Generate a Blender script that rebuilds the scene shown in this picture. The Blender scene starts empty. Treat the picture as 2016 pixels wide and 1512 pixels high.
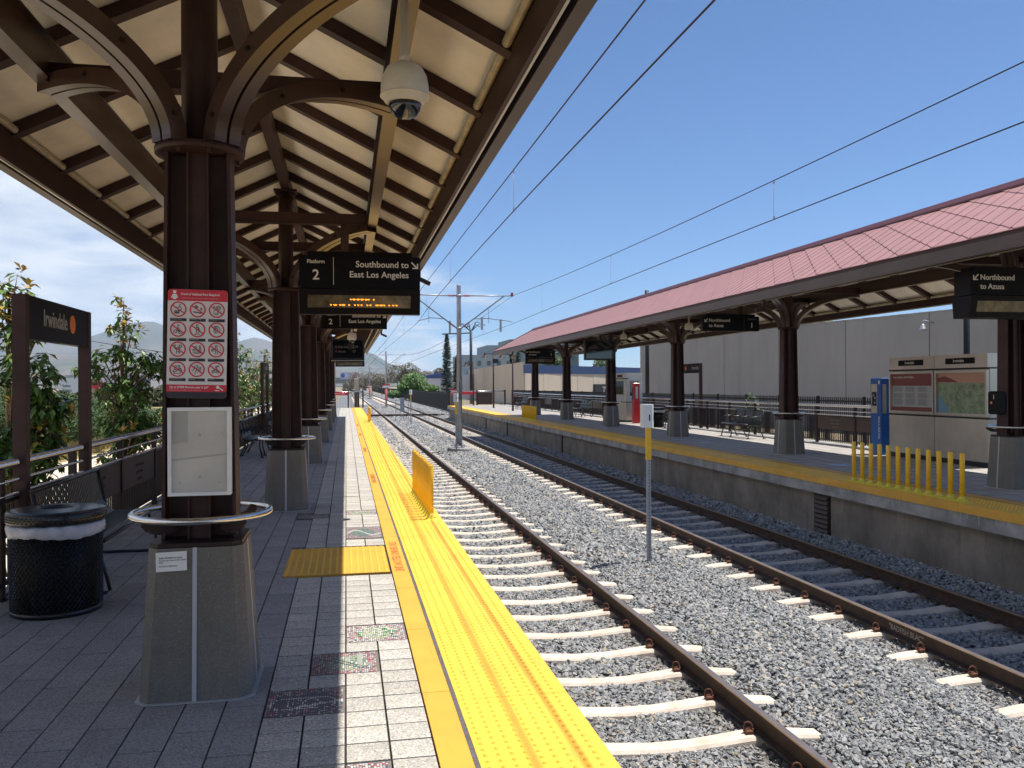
import bpy, math, random
import numpy as np
from mathutils import Vector, Matrix
random.seed(7)
R = math.radians
sc = bpy.context.scene
C = sc.collection

# ------------------------------------------------------------ camera
cam_d = bpy.data.cameras.new("camera")
cam = bpy.data.objects.new("camera", cam_d); C.objects.link(cam)
cam_d.sensor_width = 36.0
cam_d.lens = 1700.0 / 2016.0 * 36.0
cam_d.clip_start = 0.05; cam_d.clip_end = 30000
rt = Vector((0.98203, -0.18861, -0.0060)); up = Vector((0.005666, -0.002309, 0.99998)); fw = Vector((0.18862, 0.98205, 0.0012))
m = Matrix(((rt.x, up.x, -fw.x), (rt.y, up.y, -fw.y), (rt.z, up.z, -fw.z))).to_4x4()
m.translation = Vector((0, 0, 1.65))
cam.matrix_world = m
sc.camera = cam

# ------------------------------------------------------------ sun, sky, exposure
SUN_EL = math.atan(1 / 0.345)
SUN_AZ = R(90)              # sun stands in +X
sun_dir = Vector((math.cos(SUN_EL), 0.02, math.sin(SUN_EL))).normalized()
sd = bpy.data.lights.new("sun", 'SUN'); sun = bpy.data.objects.new("sun", sd); C.objects.link(sun)
sd.energy = 5.0; sd.angle = R(0.53); sd.color = (1.0, 0.95, 0.87)
sun.rotation_euler = sun_dir.to_track_quat('Z', 'Y').to_euler()
sun.location = (20, 0, 60)

w = bpy.data.worlds.new("World"); sc.world = w; w.use_nodes = True
nt = w.node_tree; N = nt.nodes; L = nt.links
for n in list(N): N.remove(n)
out = N.new('ShaderNodeOutputWorld'); bg = N.new('ShaderNodeBackground'); L.new(bg.outputs[0], out.inputs[0])
bg.inputs[1].default_value = 0.098
sky = N.new('ShaderNodeTexSky'); sky.sky_type = 'NISHITA'; sky.sun_disc = False
sky.sun_elevation = SUN_EL; sky.sun_rotation = R(90); sky.altitude = 2000; sky.air_density = 1.0; sky.dust_density = 0.0; sky.ozone_density = 10
tc = N.new('ShaderNodeTexCoord')
sep = N.new('ShaderNodeSeparateXYZ'); L.new(tc.outputs['Generated'], sep.inputs[0])
# clouds: noise on the direction, flattened towards the horizon
def mth(op, a, b=None, c=None, clamp=False):
    n = N.new('ShaderNodeMath'); n.operation = op; n.use_clamp = clamp
    for i, v in enumerate((a, b, c)):
        if v is None: continue
        if isinstance(v, (int, float)): n.inputs[i].default_value = v
        else: L.new(v, n.inputs[i])
    return n.outputs[0]
zc = mth('MAXIMUM', sep.outputs[2], 0.0)
zz = mth('ADD', zc, 0.13)
cx = mth('DIVIDE', sep.outputs[0], zz); cy = mth('DIVIDE', sep.outputs[1], zz)
cmb = N.new('ShaderNodeCombineXYZ'); L.new(cx, cmb.inputs[0]); L.new(cy, cmb.inputs[1]); L.new(mth('MULTIPLY', zc, 6.0), cmb.inputs[2])
nz = N.new('ShaderNodeTexNoise'); nz.inputs['Scale'].default_value = 1.25; nz.inputs['Detail'].default_value = 8; nz.inputs['Roughness'].default_value = 0.55
L.new(cmb.outputs[0], nz.inputs['Vector'])
# less cloud towards +X (right), more to the left and low down
side = mth('MULTIPLY_ADD', sep.outputs[0], -0.80, 0.115)
low = mth('MAXIMUM', mth('MULTIPLY', mth('SUBTRACT', 0.14, zc), 1.2), -0.5)
cov = mth('ADD', mth('ADD', nz.outputs[0], side), low)
mr = N.new('ShaderNodeMapRange'); mr.interpolation_type = 'SMOOTHSTEP'; L.new(cov, mr.inputs[0]); mr.inputs[1].default_value = 0.545; mr.inputs[2].default_value = 0.76
nz2 = N.new('ShaderNodeTexNoise'); nz2.inputs['Scale'].default_value = 2.6; nz2.inputs['Detail'].default_value = 6; L.new(cmb.outputs[0], nz2.inputs['Vector'])
cr = N.new('ShaderNodeValToRGB'); L.new(nz2.outputs[0], cr.inputs[0])
cr.color_ramp.elements[0].position = 0.33; cr.color_ramp.elements[0].color = (4.6, 5.2, 6.3, 1)
cr.color_ramp.elements[1].position = 0.62; cr.color_ramp.elements[1].color = (7.5, 7.7, 8.1, 1)
mx = N.new('ShaderNodeMixRGB'); L.new(mth('MULTIPLY', mr.outputs[0], 0.9), mx.inputs[0]); L.new(sky.outputs[0], mx.inputs[1]); L.new(cr.outputs[0], mx.inputs[2])
L.new(mx.outputs[0], bg.inputs[0])

sc.view_settings.view_transform = 'Standard'; sc.view_settings.look = 'None'; sc.view_settings.exposure = 0.56; sc.view_settings.gamma = 1.0
sc.view_settings.use_curve_mapping = False
sc.render.engine = 'CYCLES'
sc.cycles.use_denoising = True
sc.cycles.max_bounces = 8; sc.cycles.diffuse_bounces = 6; sc.cycles.glossy_bounces = 4; sc.cycles.transparent_max_bounces = 8
sc.cycles.volume_bounces = 0
sc.cycles.sample_clamp_indirect = 6.0

# ------------------------------------------------------------ helpers
class MB:
    """collects faces, links them as one mesh object"""
    def __init__(s): s.v = []; s.f = []; s.sm = []
    def add(s, vs, fs, smooth=False):
        o = len(s.v); s.v += [tuple(p) for p in vs]; s.f += [tuple(i + o for i in f) for f in fs]; s.sm += [smooth] * len(fs); return s
    def box(s, x0, x1, y0, y1, z0, z1):
        return s.add([(x0, y0, z0), (x1, y0, z0), (x1, y1, z0), (x0, y1, z0), (x0, y0, z1), (x1, y0, z1), (x1, y1, z1), (x0, y1, z1)],
                     [(0, 3, 2, 1), (4, 5, 6, 7), (0, 1, 5, 4), (1, 2, 6, 5), (2, 3, 7, 6), (3, 0, 4, 7)])
    def cbox(s, cx, cy, cz, sx, sy, sz): return s.box(cx - sx / 2, cx + sx / 2, cy - sy / 2, cy + sy / 2, cz - sz / 2, cz + sz / 2)
    def frustum(s, x0, x1, y0, y1, z0, X0, X1, Y0, Y1, z1):
        return s.add([(x0, y0, z0), (x1, y0, z0), (x1, y1, z0), (x0, y1, z0), (X0, Y0, z1), (X1, Y0, z1), (X1, Y1, z1), (X0, Y1, z1)],
                     [(0, 3, 2, 1), (4, 5, 6, 7), (0, 1, 5, 4), (1, 2, 6, 5), (2, 3, 7, 6), (3, 0, 4, 7)])
    def bevbox(s, x0, x1, y0, y1, z0, z1, b):
        vs = []
        for z, e in ((z0, b), (z0 + b, 0), (z1 - b, 0), (z1, b)):
            vs += [(x0 + e, y0 + e, z), (x1 - e, y0 + e, z), (x1 - e, y1 - e, z), (x0 + e, y1 - e, z)]
        fs = [(0, 3, 2, 1), (12, 13, 14, 15)]
        for k in range(3):
            for i in range(4): j = (i + 1) % 4; fs.append((k * 4 + i, k * 4 + j, k * 4 + 4 + j, k * 4 + 4 + i))
        return s.add(vs, fs)
    def prism(s, poly, a0, a1, axis='z'):
        n = len(poly)
        def P(p, a): return (p[0], p[1], a) if axis == 'z' else ((p[0], a, p[1]) if axis == 'y' else (a, p[0], p[1]))
        vs = [P(p, a0) for p in poly] + [P(p, a1) for p in poly]
        return s.add(vs, [tuple(range(n - 1, -1, -1)), tuple(range(n, 2 * n))] + [(i, (i + 1) % n, n + (i + 1) % n, n + i) for i in range(n)])
    def bar(s, p0, p1, w, h, upv=(0, 0, 1)):
        p0 = Vector(p0); p1 = Vector(p1); d = (p1 - p0).normalized(); u = Vector(upv)
        sd_ = d.cross(u)
        if sd_.length < 1e-5: sd_ = d.cross(Vector((1, 0, 0)))
        sd_.normalize(); u = sd_.cross(d).normalized(); a = sd_ * w / 2; b = u * h / 2
        vs = [p + i * a + j * b for p in (p0, p1) for i, j in ((-1, -1), (1, -1), (1, 1), (-1, 1))]
        return s.add(vs, [(0, 1, 2, 3), (7, 6, 5, 4), (0, 4, 5, 1), (1, 5, 6, 2), (2, 6, 7, 3), (3, 7, 4, 0)])
    def tube(s, pts, r, n=10, closed=False, flat=None):
        pts = [Vector(p) for p in pts]; m_ = len(pts); vs = []; ref = None
        for i, p in enumerate(pts):
            if closed: d = pts[(i + 1) % m_] - pts[i - 1]
            else: d = pts[min(i + 1, m_ - 1)] - pts[max(i - 1, 0)]
            d.normalize()
            if ref is None:
                ref = Vector((0, 0, 1)) if abs(d.z) < .9 else Vector((1, 0, 0))
            a = (ref - d * ref.dot(d)).normalized(); b = d.cross(a); ref = a
            rr = r[i] if isinstance(r, (list, tuple)) else r
            for k in range(n):
                t = 2 * math.pi * k / n; vs.append(p + a * math.cos(t) * rr + b * math.sin(t) * rr)
        fs = []
        for i in range(m_ if closed else m_ - 1):
            j = (i + 1) % m_
            for k in range(n): l = (k + 1) % n; fs.append((i * n + k, i * n + l, j * n + l, j * n + k))
        s.add(vs, fs, True)
        if not closed:
            o = len(s.v) - len(vs)
            s.f += [tuple(o + k for k in range(n - 1, -1, -1)), tuple(o + (m_ - 1) * n + k for k in range(n))]; s.sm += [False, False]
        return s
    def lathe(s, prof, c=(0, 0, 0), n=24, smooth=True):
        vs = []; fs = []
        for r_, z in prof:
            for k in range(n): t = 2 * math.pi * k / n; vs.append((c[0] + r_ * math.cos(t), c[1] + r_ * math.sin(t), c[2] + z))
        for i in range(len(prof) - 1):
            for k in range(n): l = (k + 1) % n; fs.append((i * n + k, i * n + l, (i + 1) * n + l, (i + 1) * n + k))
        s.add(vs, fs, smooth)
        o = len(s.v) - len(vs)
        if prof[0][0] > 1e-4: s.f.append(tuple(o + k for k in range(n - 1, -1, -1))); s.sm.append(False)
        if prof[-1][0] > 1e-4: s.f.append(tuple(o + (len(prof) - 1) * n + k for k in range(n))); s.sm.append(False)
        return s
    def quad(s, a, b, c, d): return s.add([a, b, c, d], [(0, 1, 2, 3)])
    def disc(s, c, r, n=20, axis='y', r2=0.0):
        vs = []
        for k in range(n):
            t = 2 * math.pi * k / n; a, b = math.cos(t), math.sin(t)
            for q in ((r, r2) if r2 else (r,)):
                vs.append((c[0] + a * q, c[1], c[2] + b * q) if axis == 'y' else ((c[0], c[1] + a * q, c[2] + b * q) if axis == 'x' else (c[0] + a * q, c[1] + b * q, c[2])))
        if r2: return s.add(vs, [(2 * k, 2 * ((k + 1) % n), 2 * ((k + 1) % n) + 1, 2 * k + 1) for k in range(n)])
        return s.add(vs, [tuple(range(n))])
    def mesh(s, name, mat):
        me = bpy.data.meshes.new(name); me.from_pydata(s.v, [], s.f)
        if any(s.sm): me.polygons.foreach_set('use_smooth', s.sm)
        me.materials.append(mat); me.update(); return me
    def build(s, name, mat, parent=None, loc=None, kind=None, fix=True):
        me = s.mesh(name, mat); o = bpy.data.objects.new(name, me); C.objects.link(o)
        if fix:
            import bmesh
            b = bmesh.new(); b.from_mesh(me); bmesh.ops.recalc_face_normals(b, faces=b.faces); b.to_mesh(me); b.free()
        if parent: o.parent = parent
        if loc: o.location = loc
        if kind: o['kind'] = kind
        return o
def inst(name, me, parent=None, loc=(0, 0, 0), rot=None, scale=None):
    o = bpy.data.objects.new(name, me); C.objects.link(o); o.location = loc
    if parent: o.parent = parent
    if rot: o.rotation_euler = rot
    if scale: o.scale = scale
    return o
def tag(o, label=None, cat=None, group=None, kind=None):
    if label: o['label'] = label
    if cat: o['category'] = cat
    if group: o['group'] = group
    if kind: o['kind'] = kind
    return o
def thing(name, label, cat, loc=(0, 0, 0), rz=0, group=None):
    o = bpy.data.objects.new(name, None); C.objects.link(o); o.location = loc; o.rotation_euler = (0, 0, rz)
    o.empty_display_size = .1
    return tag(o, label, cat, group)
def struct(name): 
    o = bpy.data.objects.new(name, None); C.objects.link(o); o['kind'] = 'structure'; return o
KIDS = {}
def copy_tree(o, loc, label=None, rz=None, scale=None):
    c = o.copy(); C.objects.link(c); c.location = loc
    if label: c['label'] = label
    if rz is not None: c.rotation_euler = (0, 0, rz)
    if scale: c.scale = scale
    if o not in KIDS:
        KIDS[o] = [(ch, list(ch.children)) for ch in o.children]
    for ch, gr in KIDS[o]:
        d = ch.copy(); C.objects.link(d); d.parent = c
        for g in gr:
            e = g.copy(); C.objects.link(e); e.parent = d
    return c
ORD = ['first', 'second', 'third', 'fourth', 'fifth', 'sixth', 'seventh', 'eighth', 'ninth', 'tenth', 'eleventh', 'twelfth']

# ------------------------------------------------------------ materials
def mat(name, col, rough=.6, metal=0., var=0., scale=8., bump=0., bscale=60., spec=.5, col2=None, lo=.35, hi=.65, island=0., coord='Object', detail=5., emit=None, coat=0.):
    m_ = bpy.data.materials.new(name); m_.use_nodes = True; t = m_.node_tree; n = t.nodes; l = t.links
    b = n['Principled BSDF']; b.inputs['Roughness'].default_value = rough; b.inputs['Metallic'].default_value = metal
    b.inputs['Specular IOR Level'].default_value = spec
    if coat: b.inputs['Coat Weight'].default_value = coat
    base = None
    c4 = (*col, 1)
    b.inputs['Base Color'].default_value = c4
    co = n.new('ShaderNodeTexCoord')
    if var or col2:
        nz_ = n.new('ShaderNodeTexNoise'); nz_.inputs['Scale'].default_value = scale; nz_.inputs['Detail'].default_value = detail; nz_.inputs['Roughness'].default_value = .6
        l.new(co.outputs[coord], nz_.inputs['Vector'])
        rp = n.new('ShaderNodeValToRGB'); l.new(nz_.outputs[0], rp.inputs[0])
        a = [min(1, c * (1 - var)) for c in col]; z = list(col2) if col2 else [min(1, c * (1 + var)) for c in col]
        rp.color_ramp.elements[0].position = lo; rp.color_ramp.elements[0].color = (*(col if col2 else a), 1)
        rp.color_ramp.elements[1].position = hi; rp.color_ramp.elements[1].color = (*z, 1)
        base = rp.outputs[0]
    if island:
        ge = n.new('ShaderNodeNewGeometry'); mr_ = n.new('ShaderNodeMapRange'); l.new(ge.outputs['Random Per Island'], mr_.inputs[0])
        mr_.inputs[3].default_value = 1 - island; mr_.inputs[4].default_value = 1 + island
        mm = n.new('ShaderNodeMixRGB'); mm.blend_type = 'MULTIPLY'; mm.inputs[0].default_value = 1
        if base: l.new(base, mm.inputs[1])
        else: mm.inputs[1].default_value = c4
        l.new(mr_.outputs[0], mm.inputs[2]); base = mm.outputs[0]
    if base: l.new(base, b.inputs['Base Color'])
    if bump:
        nb = n.new('ShaderNodeTexNoise'); nb.inputs['Scale'].default_value = bscale; nb.inputs['Detail'].default_value = 4; l.new(co.outputs[coord], nb.inputs['Vector'])
        bu = n.new('ShaderNodeBump'); bu.inputs['Strength'].default_value = bump; bu.inputs['Distance'].default_value = .01
        l.new(nb.outputs[0], bu.inputs['Height']); l.new(bu.outputs[0], b.inputs['Normal'])
    if emit: b.inputs['Emission Color'].default_value = (*emit[0], 1); b.inputs['Emission Strength'].default_value = emit[1]
    return m_
def obj_var(m_, amt=.12):
    """per-object brightness variation (each paver, each tie its own tone)"""
    n = m_.node_tree.nodes; l = m_.node_tree.links; b = n['Principled BSDF']
    oi = n.new('ShaderNodeObjectInfo'); mr_ = n.new('ShaderNodeMapRange'); l.new(oi.outputs['Random'], mr_.inputs[0]); mr_.inputs[3].default_value = 1 - amt; mr_.inputs[4].default_value = 1 + amt
    mm = n.new('ShaderNodeMixRGB'); mm.blend_type = 'MULTIPLY'; mm.inputs[0].default_value = 1
    src = b.inputs['Base Color']
    if src.links: l.new(src.links[0].from_socket, mm.inputs[1])
    else: mm.inputs[1].default_value = src.default_value
    l.new(mr_.outputs[0], mm.inputs[2]); l.new(mm.outputs[0], src); return m_

M = {}
M['steel'] = mat('bronze_steel', (.050, .024, .021), .5, 0, .25, 3, .06, 90, spec=.22)
M['steelg'] = mat('bronze_steel_gloss', (.062, .034, .025), .30, 0, .15, 3, spec=.5)
M['steel2'] = mat('dark_paint', (.024, .013, .012), .5, 0, .2, 4, spec=.3)
M['fascia'] = mat('fascia_paint', (.042, .019, .016), .5, 0, .15, 2, spec=.3)
M['gutter'] = mat('gutter_paint', (.072, .048, .038), .45, 0, .15, 2)
M['soffit'] = mat('soffit_cream', (.82, .76, .65), .55, 0, .07, 3.0, .1, 30)
M['tubelight'] = mat('translucent_tube', (.42, .36, .24), .3, 0, .2, 9)
M['roof'] = obj_var(mat('red_shingle', (.37, .19, .17), .45, 0, .08, 5, .05, 40), .05)
M['roofdark'] = mat('ridge_cap_red', (.10, .03, .035), .5)
M['conc'] = mat('pedestal_concrete', (.155, .138, .115), .75, 0, .22, 7, .35, 120)
M['concwall'] = mat('platform_concrete', (.20, .175, .145), .85, 0, .3, 1.2, .4, 30)
M['conclip'] = mat('platform_lip', (.30, .29, .28), .8, 0, .35, 1.7, .3, 50)
M['strip'] = mat('metal_strip', (.45, .46, .48), .45, .3)
M['paver'] = None
def speckle(name, c1, c2, c3, rough=.75, sc1=160., thr=.62, amt=.1):
    m_ = mat(name, c1, rough, 0, .12, 2.2, .2, 140, coord='Object')
    n = m_.node_tree.nodes; l = m_.node_tree.links; b = n['Principled BSDF']
    co = n.new('ShaderNodeTexCoord'); ge = n.new('ShaderNodeNewGeometry')
    v = n.new('ShaderNodeTexVoronoi'); v.inputs['Scale'].default_value = sc1; l.new(ge.outputs['Position'], v.inputs['Vector'])
    sp = n.new('ShaderNodeSeparateColor'); l.new(v.outputs['Color'], sp.inputs[0])
    gt = n.new('ShaderNodeMath'); gt.operation = 'GREATER_THAN'; l.new(sp.outputs[0], gt.inputs[0]); gt.inputs[1].default_value = thr
    lt = n.new('ShaderNodeMath'); lt.operation = 'LESS_THAN'; l.new(sp.outputs[1], lt.inputs[0]); lt.inputs[1].default_value = .16
    m1 = n.new('ShaderNodeMixRGB'); l.new(gt.outputs[0], m1.inputs[0]); l.new(b.inputs['Base Color'].links[0].from_socket, m1.inputs[1]); m1.inputs[2].default_value = (*c2, 1)
    m2 = n.new('ShaderNodeMixRGB'); l.new(lt.outputs[0], m2.inputs[0]); l.new(m1.outputs[0], m2.inputs[1]); m2.inputs[2].default_value = (*c3, 1)
    l.new(m2.outputs[0], b.inputs['Base Color'])
    return obj_var(m_, amt)
M['paver'] = speckle('granite_paver', (.41, .385, .34), (.62, .58, .52), (.26, .25, .23), sc1=130, thr=.86)
M['plank'] = speckle('plank_paver', (.27, .258, .25), (.36, .345, .33), (.16, .155, .15), sc1=150, thr=.83, amt=.09)
M['conc'] = speckle('pedestal_concrete', (.160, .148, .130), (.24, .22, .19), (.13, .12, .105), sc1=230, thr=.93, amt=.04)
M['joint'] = mat('joint_sand', (.05, .045, .04), .95, 0, .3, 40)
M['yellow'] = mat('tactile_yellow', (.84, .485, .05), .55, 0, .07, 1.3, detail=9)
M['yellow2'] = mat('flat_yellow', (.70, .37, .045), .6, 0, .06, 2.0, col2=(.60, .32, .04))
M['yellowpost'] = mat('bollard_yellow', (.86, .50, .02), .4, 0, .06, 6)
M['yellowbase'] = mat('bollard_base', (.72, .58, .05), .5, 0, .1, 6)
M['rubber'] = mat('rubber_joint', (.10, .09, .09), .8, 0, .3, 60)
M['redpaint'] = mat('red_lettering', (.42, .09, .03), .7)
M['tie'] = obj_var(mat('concrete_tie', (.66, .58, .49), .85, 0, 0, 5, .3, 70, col2=(.56, .49, .41)), .08)
M['rail'] = mat('rail_side_rust', (.055, .030, .018), .75, 0, .3, 9, .3, 60)
M['railtop'] = mat('rail_head', (.30, .26, .25), .35, .7, .1, 5)
M['railhighlight'] = mat('rail_edge_highlight', (.30, .19, .10), .5, .3, .2, 8)
M['clip'] = mat('clip_rust', (.12, .045, .022), .75, .2, .3, 50)
M['balbed'] = mat('ballast_bed', (.10, .105, .11), .95, 0, 0, 55, 1.0, 70, col2=(.24, .25, .26), lo=.3, hi=.7)
M['stone'] = mat('ballast_stone', (.205, .215, .225), .85, 0, 0)
M['galv'] = mat('galvanised_steel', (.34, .36, .38), .45, .5, .12, 3)
M['ss'] = mat('stainless', (.62, .60, .57), .25, 1.0, .05, 10)
M['ssm'] = mat('brushed_stainless', (.55, .50, .43), .38, .85, .1, 1.5)
M['black'] = mat('black_gloss_paint', (.012, .012, .013), .28, 0, spec=.6)
M['blackm'] = mat('black_matt', (.010, .010, .012), .6)
M['sign'] = mat('sign_black', (.006, .005, .006), .45, spec=.12)
M['white'] = mat('white_paint', (.78, .77, .75), .5, 0, .04, 4)
M['letter'] = mat('letter_white', (.72, .68, .60), .5)
M['lettergrey'] = mat('letter_grey', (.38, .37, .36), .5)
M['dull'] = mat('letter_dull', (.14, .13, .125), .6)
M['signred'] = mat('sign_red', (.60, .02, .045), .45)
M['signwhite'] = mat('sign_white', (.70, .66, .65), .5)
M['caption'] = mat('sign_caption', (.025, .02, .03), .5)
M['orange'] = mat('orange_dot', (.78, .20, .015), .5)
M['redpole'] = mat('red_enamel', (.50, .02, .025), .35)
M['blue'] = mat('blue_enamel', (.01, .10, .38), .35, 0, .1, 2)
M['cream'] = mat('camera_cream', (.58, .53, .43), .45, 0, .06, 12)
M['glassd'] = mat('dark_glass', (.006, .007, .010), .04, 0, spec=1.0)
M['plastic'] = mat('clear_bin_bag', (.55, .55, .60), .35, 0, .12, 18, .6, 25)
M['amber'] = mat('led_amber', (.9, .35, .03), .5, emit=((1, .36, .03), 3.2))
M['dim'] = mat('led_window', (.11, .085, .045), .12, 0, .5, 7, spec=.8)
M['brownpanel'] = mat('brown_panel', (.050, .026, .018), .55, 0, .15, 3)
M['ground'] = mat('dry_ground', (.30, .23, .15), .95, 0, 0, .03, .5, 2, col2=(.17, .16, .09), coord='Object')
M['dirt'] = mat('pale_dirt', (.66, .56, .42), .95, 0, .1, .9, .3, 8)
M['drygrass'] = mat('dry_grass', (.42, .31, .12), .9, 0, .0, .8, island=.35, col2=(.30, .26, .10))
M['leaf'] = mat('leaf_green', (.095, .165, .033), .42, 0, 0, island=.55, spec=.5)
M['leaf2'] = mat('leaf_new_growth', (.42, .20, .035), .5, 0, 0, 1.5, island=.4, col2=(.36, .30, .04))
M['leaf3'] = mat('shrub_green', (.036, .075, .015), .7, 0, 0, island=.5)
M['leaf4'] = mat('bright_foliage', (.075, .16, .025), .6, 0, 0, island=.4)
M['leaf5'] = mat('dry_foliage', (.12, .105, .07), .8, 0, 0, island=.4)
M['needle'] = mat('conifer_needles', (.030, .055, .035), .7, 0, 0, island=.4)
M['bark'] = mat('bark', (.20, .13, .08), .9, 0, .25, 12, .5, 40)
M['greywall'] = mat('tilt_wall_grey', (.26, .25, .25), .85, 0, .05, .3, .15, 3)
M['tan'] = mat('wall_tan', (.52, .44, .35), .85, 0, .05, .2)
M['navy'] = mat('navy_band', (.02, .045, .13), .6)
M['bluegrey'] = mat('wall_bluegrey', (.18, .23, .26), .7, 0, .06, .2)
M['whitewall'] = mat('wall_offwhite', (.62, .62, .66), .8, 0, .04, .3)
M['hill'] = mat('mountain_rock', (.16, .13, .10), .95, 0, 0, .0012, col2=(.07, .085, .055), coord='Object')
M['pavR'] = mat('far_paving', (.36, .335, .31), .8, 0, .12, 3)
M['poster1'] = mat('poster_maroon', (.22, .05, .04), .4)
M['poster2'] = mat('poster_pale', (.42, .43, .43), .4, 0, .12, 30)
M['poster3'] = mat('map_green', (.26, .33, .20), .4, 0, .25, 9)
M['poster4'] = mat('map_blue', (.16, .32, .45), .4)
M['poster5'] = mat('map_orange', (.55, .30, .20), .4)
M['chalk'] = mat('chalk', (.35, .31, .28), .9)
M['redwhite'] = mat('marker_red', (.62, .03, .02), .5)
M['casepaper'] = mat('old_display_face', (.50, .475, .43), .28, 0, .12, 2.2, coat=.5)
M['wire'] = mat('copper_wire', (.035, .028, .03), .6, .3)
M['asphalt'] = mat('asphalt', (.06, .06, .06), .9, 0, .2, 3)

def grime(m_, col, amt, sc_=(3., .35, 1.), thr=(.56, .72), scale=6.):
    n = m_.node_tree.nodes; l = m_.node_tree.links; b = n['Principled BSDF']; ge = n.new('ShaderNodeNewGeometry'); mp_ = n.new('ShaderNodeMapping'); mp_.inputs['Scale'].default_value = sc_
    l.new(ge.outputs['Position'], mp_.inputs['Vector']); nz_ = n.new('ShaderNodeTexNoise'); nz_.inputs['Scale'].default_value = scale; nz_.inputs['Detail'].default_value = 10; nz_.inputs['Roughness'].default_value = .7; l.new(mp_.outputs[0], nz_.inputs['Vector'])
    mr_ = n.new('ShaderNodeMapRange'); l.new(nz_.outputs[0], mr_.inputs[0]); mr_.inputs[1].default_value = thr[0]; mr_.inputs[2].default_value = thr[1]; mr_.inputs[4].default_value = amt
    mm = n.new('ShaderNodeMixRGB'); l.new(mr_.outputs[0], mm.inputs[0]); src = b.inputs['Base Color']; l.new(src.links[0].from_socket, mm.inputs[1]); mm.inputs[2].default_value = (*col, 1); l.new(mm.outputs[0], src)
grime(M['yellow'], (.45, .27, .06), .55); grime(M['yellow'], (.16, .12, .06), .7, (1, 1, 1), (.68, .74), 14.)
grime(M['yellow2'], (.38, .22, .05), .5); grime(M['yellow2'], (.14, .10, .05), .7, (1, 1, 1), (.67, .73), 11.)
grime(M['tie'], (.36, .26, .17), .5, (1, 1, 1), (.50, .70), 5.); grime(M['tie'], (.20, .17, .14), .8, (1, 1, 1), (.66, .72), 22.)
grime(M['plank'], (.16, .15, .14), .5, (1, 1, 1), (.55, .75), 1.1); grime(M['paver'], (.26, .24, .21), .45, (1, 1, 1), (.58, .72), 3.)
grime(M['conc'], (.11, .10, .088), .5, (5, 5, .5), (.50, .70), 3.); grime(M['concwall'], (.09, .08, .07), .6, (1, 3, .6), (.50, .72), 2.); grime(M['greywall'], (.19, .185, .185), .6, (1, 1, .15), (.48, .70), .9); grime(M['tan'], (.42, .36, .29), .6, (1, 1, .15), (.48, .70), .5)
grime(M['roof'], (.30, .17, .155), .5, (1, 1, 1), (.5, .75), 1.6)
def text(s, size, loc, rot, material, parent, name='lettering', align='LEFT', sx=1.0, bold=.012, ext=.0015):
    cu = bpy.data.curves.new(name, 'FONT'); cu.body = s; cu.size = size; cu.align_x = align; cu.extrude = ext; cu.offset = bold * size; cu.resolution_u = 3
    t = bpy.data.objects.new(name, cu); me = bpy.data.meshes.new_from_object(t)
    bpy.data.objects.remove(t); me.materials.clear(); me.materials.append(material)
    o = bpy.data.objects.new(name, me); C.objects.link(o); o.location = loc; o.rotation_euler = rot; o.scale = (sx, 1, 1)
    if parent: o.parent = parent
    return o
FRONT = (R(90), 0, 0)        # readable from -Y
SIDE_L = (R(90), 0, R(90))   # readable from +X
SIDE_R = (R(90), 0, R(-90))  # readable from -X

# ============================================================ LARGE STRUCTURE
TOR = -.97
# ---- ground
g = MB(); 
g.add([(-9000, -60, -1.32), (9000, -60, -1.32), (9000, 9000, -1.32), (-9000, 9000, -1.32)], [(0, 1, 2, 3)])
tag(g.build('ground', M['ground']), kind='structure')
# pale dirt service road on the left, dry verge beyond
g = MB(); ys = [-6, 6, 14, 22, 30, 40, 55, 80, 130, 200]
a = [(-2.95, y, -1.0) for y in ys]; b_ = [(-8.6 - .05 * y - (1.2 * math.sin(y * .11)), y, -.98) for y in ys]
g.add(a + b_, [(i, len(ys) + i, len(ys) + i + 1, i + 1) for i in range(len(ys) - 1)])
tag(g.build('dirt_road', M['dirt']), kind='structure')
g = MB(); e_ = [(-60 - y * .6, y, -.9) for y in ys]
g.add([(p[0] + .3, p[1], -1.0) for p in b_] + e_, [(i, len(ys) + i, len(ys) + i + 1, i + 1) for i in range(len(ys) - 1)])
tag(g.build('verge', mat('dry_verge', (.34, .25, .12), .95, 0, 0, .25, .6, 6, col2=(.20, .19, .08))), kind='structure')

# ---- ballast bed
def bedz(x):
    P_ = [(.9, -1.16), (1.4, -1.19), (3.6, -1.20), (4.05, -1.15), (4.6, -1.12), (5.1, -1.15), (5.5, -1.20), (7.9, -1.19), (8.4, -1.04), (11, -1.05)]
    if x <= P_[0][0]: return P_[0][1]
    for (x0, z0), (x1, z1) in zip(P_, P_[1:]):
        if x <= x1: return z0 + (z1 - z0) * (x - x0) / (x1 - x0)
    return P_[-1][1]
g = MB(); xs = [-1.5, .9, 1.4, 2.5, 3.6, 4.05, 4.6, 5.1, 5.5, 6.7, 7.9, 8.4, 11.0]
yy = [-3 + .5 * i for i in range(60)] + [27, 30, 40, 60, 100, 200, 400, 700]
vs = [(x, y, bedz(x) + random.uniform(-.006, .006) - .02) for y in yy for x in xs]; nx = len(xs)
g.add(vs, [(j * nx + i, j * nx + i + 1, (j + 1) * nx + i + 1, (j + 1) * nx + i) for j in range(len(yy) - 1) for i in range(nx - 1)], True)
tag(g.build('ballast_bed', M['balbed']), kind='structure')

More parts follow.
